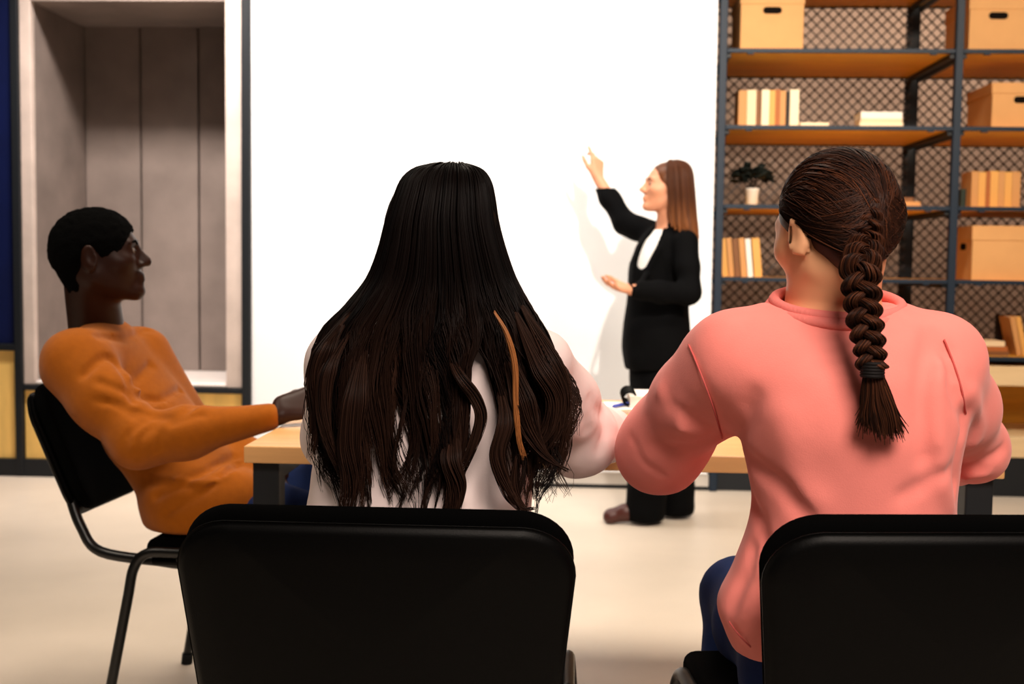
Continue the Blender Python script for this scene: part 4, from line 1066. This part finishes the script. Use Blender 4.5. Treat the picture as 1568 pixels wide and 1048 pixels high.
V, Q = H.mesh(1); lk(np_mesh('hair_cap', V, Q, M['hair_black'], lp, np.full(len(V), .0)))
# hand-placed wisps and the blond lock
def lock(pts, Y, n, w0, w1, seed, tm, jit=.004, r0=.0008):
    g = np.random.default_rng(seed); B = spline([list(at(x, y, Y + dy + (.045 if (i_ == 0 and n > 60) else 0))) for i_, (x, y, dy) in enumerate(pts)], 10); k = len(B); u = np.linspace(0, 1, k)
    pa, ra, ti = [], [], []
    for i in range(n):
        a, r_ = g.uniform(0, 2 * PI), math.sqrt(g.random()); wd = np.interp(u, [0, .3, .6, 1], [w0 * .2, w0, (w0 + w1) * .55, w1])
        P = B + np.stack([wd * r_ * np.cos(a + u), .6 * wd * r_ * np.sin(a + u), jit * .5 * np.sin(u * 6 + a)], 1)
        uu_ = u * g.uniform(.80, 1.0); P = P + .0035 * np.sin(u * g.uniform(5, 9) + a * 2)[:, None] * (u ** 1.5)[:, None] * np.array([1, .5, 0]); P = np.stack([np.interp(uu_, u, P[:, q_]) for q_ in range(3)], 1)
        pa.append(P); ra.append(r0 * (1 - .6 * u ** 4)); ti.append(np.clip(g.normal(tm, .08), 0, 1))
    return pa, ra, ti
acc = [[], [], []]
for i, (pts, n, w0, w1) in enumerate([
        ([(800, 470, 0), (838, 540, 0), (862, 600, -.005), (858, 650, -.005), (838, 690, -.005)], 90, .016, .004), ([(790, 480, -.01), (826, 560, -.01), (850, 610, -.012), (842, 655, -.012), (818, 690, -.01)], 100, .018, .006),
        ([(770, 520, -.01), (795, 600, -.012), (810, 660, -.015), (835, 700, -.015), (872, 722, -.015)], 120, .020, .003), ([(800, 560, -.01), (812, 640, -.012), (826, 690, -.012), (858, 715, -.012)], 70, .012, .002),
        ([(535, 480, 0), (500, 530, 0), (482, 580, 0), (484, 640, 0), (476, 705, 0)], 110, .018, .003), ([(540, 500, -.01), (505, 560, -.01), (495, 620, -.01), (505, 680, -.01), (530, 740, -.01)], 100, .014, .004),
        ([(560, 520, -.015), (545, 600, -.02), (535, 680, -.02), (540, 740, -.02), (530, 800, -.02)], 160, .02, .012), ([(520, 500, 0), (490, 545, 0), (476, 590, 0), (474, 625, 0)], 50, .010, .002),
        ([(680, 520, -.01), (700, 570, -.02), (728, 612, -.02), (736, 645, -.02), (722, 690, -.02), (704, 730, -.02)], 110, .010, .004), ([(760, 560, -.02), (775, 640, -.02), (762, 700, -.02), (782, 760, -.02), (808, 790, -.02)], 130, .014, .006),
        ([(790, 700, -.02), (785, 750, -.02), (800, 778, -.02), (822, 778, -.02)], 40, .008, .002), ([(700, 640, -.02), (690, 700, -.02), (700, 750, -.02), (690, 800, -.02)], 160, .016, .010)]):
    a, b, c = lock(pts, 1.735, n, w0, w1, 40 + i, .2)
    k = 34
    for P, r_, tt in zip(a, b, c):
        u = np.linspace(0, 1, len(P)); v = np.linspace(0, 1, k)
        acc[0].append(np.stack([np.interp(v, u, P[:, j]) for j in range(3)], 1)); acc[1].append(np.interp(v, u, r_)); acc[2].append(tt)
lk(strand_mesh('loose_locks', *acc, M['hair_black'], lp))
a, b, c = lock([(757, 478, 0), (775, 510, -.004), (788, 560, -.006), (790, 620, -.006), (794, 670, -.006), (804, 705, -.004)], 1.715, 46, .0036, .0016, 77, .45)
bl = lk(strand_mesh('highlighted_lock', a, b, c, M['hair_blond'], lp)); bl['label'] = 'narrow golden brown lock of hair'

# ------------------------------------------------------------------ presenter
pr = thing('person', 'woman presenter in black suit pointing at the white board with raised hand', 'person', (.42, 5.43, 0))
hs = 1.0; ho = at(1019, 288, 5.43); hR = rotm(math.radians(194), math.radians(10), 0)
W = lambda x, y, z: ho + hR @ (np.array([x, y, z]) * hs)
nk = at(1026, 342, 5.44)
shN, elN, wrN = at(1050, 372, 5.33), at(1056, 450, 5.24), at(966, 444, 5.18)
shF, elF, wrF = at(1000, 360, 5.53), at(955, 340, 5.62), at(915, 272, 5.72)
F = Field((-.05, 5.05, .6), (.7, 5.85, 1.66), .012, [(tuple(ho - .14), tuple(ho + .14), .006), ((-.05, 5.6, 1.45), (.16, 5.85, 1.75), .0045), ((.08, 5.05, .95), (.27, 5.3, 1.12), .0045)])
F = Field((-.05, 5.05, .6), (.7, 5.85, 1.75), .012, [(tuple(ho - .14), tuple(ho + .14), .006), ((-.05, 5.6, 1.45), (.16, 5.85, 1.75), .0045), ((.08, 5.05, .95), (.27, 5.3, 1.12), .0045)])
add_head(F, ho, hR, hs, nose=.95); F.cone(W(-.03, 0, -.05), nk, .046, .052, .03); F.cone(nk, nk - EZ * .06, .055, .085, .03)
F.stack(O0, EX, EY, EZ, pxrows([(640, 985, 1050, 5.44, .12), (560, 975, 1045, 5.44, .10), (470, 980, 1045, 5.44, .09), (400, 985, 1055, 5.44, .10), (360, 1000, 1055, 5.44, .08)], 5.42))
F.chain([v4(shN, .042), v4(elN, .035), v4(wrN, .024)], .03); F.chain([v4(shF, .042), v4(elF, .035), v4(wrF, .025)], .03)
add_hand(F, wrF, at(914, 225, 5.75) - wrF, (-.6, .8, 0), 1, s=.95, curls=((8, 10, 8), (30, 35, 25), (45, 50, 35), (50, 55, 40)), thumb=40)
add_hand(F, wrN, at(938, 440, 5.12) - wrN, (0, -.35, 1), 1, s=.95, curl=(14, 18, 14), thumb=45)
V, Q = F.mesh(1); lk(np_mesh('body', V, Q, M['skin_light'], pr)); eyes(ho, hR, hs, pr); brows(ho, hR, hs, pr, M['hair_auburn'])
JR = pxrows([(566, 957, 1060, 5.43, .15), (540, 953, 1063, 5.43, .15), (500, 955, 1057, 5.43, .14), (460, 960, 1056, 5.44, .125), (430, 962, 1062, 5.44, .12), (395, 968, 1066, 5.44, .125), (368, 980, 1066, 5.44, .115), (352, 995, 1060, 5.44, .085), (340, 1010, 1046, 5.44, .06)], 5.42)
F = Field((-.05, 5.05, .55), (.7, 5.85, 1.5), .0085)
F.stack(O0, EX, EY, EZ, JR, .03, 2.2)
F.chain([v4(shN, .058), v4(shN + (elN - shN) * .5, .052), v4(elN, .048), v4(elN + (wrN - elN) * .5, .043), v4(wrN + (elN - wrN) * .04, .038)], .025)
F.chain([v4(shF, .060), v4(shF + (elF - shF) * .5, .055), v4(elF, .052), v4(elF + (wrF - elF) * .5, .046), v4(wrF + (elF - wrF) * .04, .040)], .03)
F.rough(.006, 14, ((1, 0, .4), (0, 1, 0), (-.4, 0, 1)))
# open front: cut the deep neckline, then lay the lapels along its edges
vfront = [hit(F, x, y, 5.0, 5.8) for x, y in ((1008, 348), (993, 372), (980, 402), (971, 434))]
vlap = [[hit(F, x, y, 5.0, 5.8) for x, y in L] for L in (((1019, 352), (1007, 385), (990, 420), (974, 446)), ((1000, 352), (981, 375), (968, 405), (965, 435)))]
for p_, q_, a_, b_ in ((vfront[0], vfront[1], .040, .040), (vfront[1], vfront[2], .040, .030), (vfront[2], vfront[3], .030, .012)): F.cone(p_, q_, a_, b_, .005, cut=True)
for L, rr in zip(vlap, (.014, .010)):
    for p_, q_ in zip(L, L[1:]): F.cone(p_, q_, rr, rr, .004, flat=(.5, 1, 0), amt=.5)
F.cone(wrN, wrN + (wrN - elN) * .3, .030, .034, .004, cut=True); F.cone(wrF, wrF + (wrF - elF) * .3, .031, .035, .004, cut=True)
V, Q = F.mesh(1); lk(np_mesh('jacket', V, Q, M['suit'], pr))
F = Field((.1, 5.2, .8), (.65, 5.65, 1.45), .009)
F.stack(O0, EX, EY, EZ, [(z, cx, cy, rx - .009, ry - .010) for z, cx, cy, rx, ry in JR[2:-1]], .02, 2.2)
V, Q = F.mesh(1); lk(np_mesh('blouse', V, Q, M['white_top'], pr))
F = Field((.1, 5.15, .0), (.75, 5.75, .95), .011)
hip = at(1012, 565, 5.44); F.stack(hip, EX, EY, EZ, [(-.12, 0, 0, .135, .12), (0, 0, 0, .14, .125), (.12, 0, 0, .12, .11)])
lN = [v4(hip + np.array([-.01, -.07, -.06]), .095), v4(at(1003, 690, 5.36), .073), v4(at(991, 745, 5.36), .084), v4(at(988, 782, 5.36), .092)]
lF = [v4(hip + np.array([.02, .07, -.06]), .095), v4(at(1030, 690, 5.51), .080), v4(at(1034, 745, 5.51), .084), v4(at(1034, 775, 5.51), .090)]
F.chain(lN, .03); F.chain(lF, .03); F.rough(.006, 12, ((1, 0, 0), (0, 1, 0), (0, 0, .5)))
F.stack((.4, 5.4, 0), EX, EY, EZ, [(-.3, 0, 0, .8, .8), (.012, 0, 0, .8, .8)], .004, cut=True)
V, Q = F.mesh(1); lk(np_mesh('trousers', V, Q, M['suit'], pr))
for toe, heel, Y in (((930, 0), (985, 0), 5.34), ((1000, 0), (1050, 0), 5.52)):
    zt = .034; a = at(toe[0], 790, Y); b = at(heel[0], 790, Y); a[2] = zt; b[2] = .042
    F = Field(np.minimum(a, b) - .1, np.maximum(a, b) + .1, .006)
    F.chain([v4(b, .034), v4((a + b) / 2 + np.array([0, 0, .012]), .036), v4(a + np.array([.02, 0, .0]), .034)], .02, flat=EY, amt=.95); F.cone(a + np.array([.01, -.01, -.006]), a + np.array([.01, .01, -.006]), .026, .026, .02)
    F.stack((a + b) / 2 * np.array([1, 1, 0]), EX, EY, EZ, [(-.3, 0, 0, .5, .5), (.001, 0, 0, .5, .5)], .003, cut=True)
    V, Q = F.mesh(1); lk(np_mesh('shoe', V, Q, M['leather'], pr))
def prow(rows):
    out = []
    for py, l, r, ry in rows:
        a, b = at(l, py, 5.43), at(r, py, 5.43); out.append(((a[0] + b[0]) / 2, 5.43, (a[2] + b[2]) / 2, ry, (b[0] - a[0]) / 2))
    return np.array(out)
PRW = prow([(246, 1020, 1040, .03), (250, 1010, 1052, .06), (262, 1006, 1060, .084), (285, 1006, 1063, .095), (310, 1007, 1065, .098), (332, 1007, 1067, .105), (352, 1008, 1070, .125), (372, 1012, 1071, .138), (392, 1018, 1068, .14)])
P_, R_, T_ = hair_fall(PRW, 40, 34, -2.1, 2.1, PI / 2, 9, .003, pts=24, r0=.0018, tmu=.52, ends=(.80, .98), side_trim=1.6)
lk(strand_mesh('hair', P_, R_, T_, M['hair_auburn'], pr))
H = Field(tuple(ho - .17), tuple(ho + .17), .007)
H.ell(W(-.016, 0, .030), (.100, .080, .089), hR, .01); H.cone(W(-.05, 0, .0), W(-.07, 0, -.10), .07, .06, .03)
H.ell(W(.105, 0, -.04), (.07, .11, .13), hR, .006, cut=True)
V, Q = H.mesh(1); lk(np_mesh('hair_cap', V, Q, M['hair_auburn'], pr, np.full(len(V), .1)))

# parts that were built in world space keep that place under their person
for par in (mp, wp, lp, pr):
    for ch in ALLCH(par):
        inv(ch)
for o_ in SEAMS: o_.matrix_parent_inverse = Matrix()
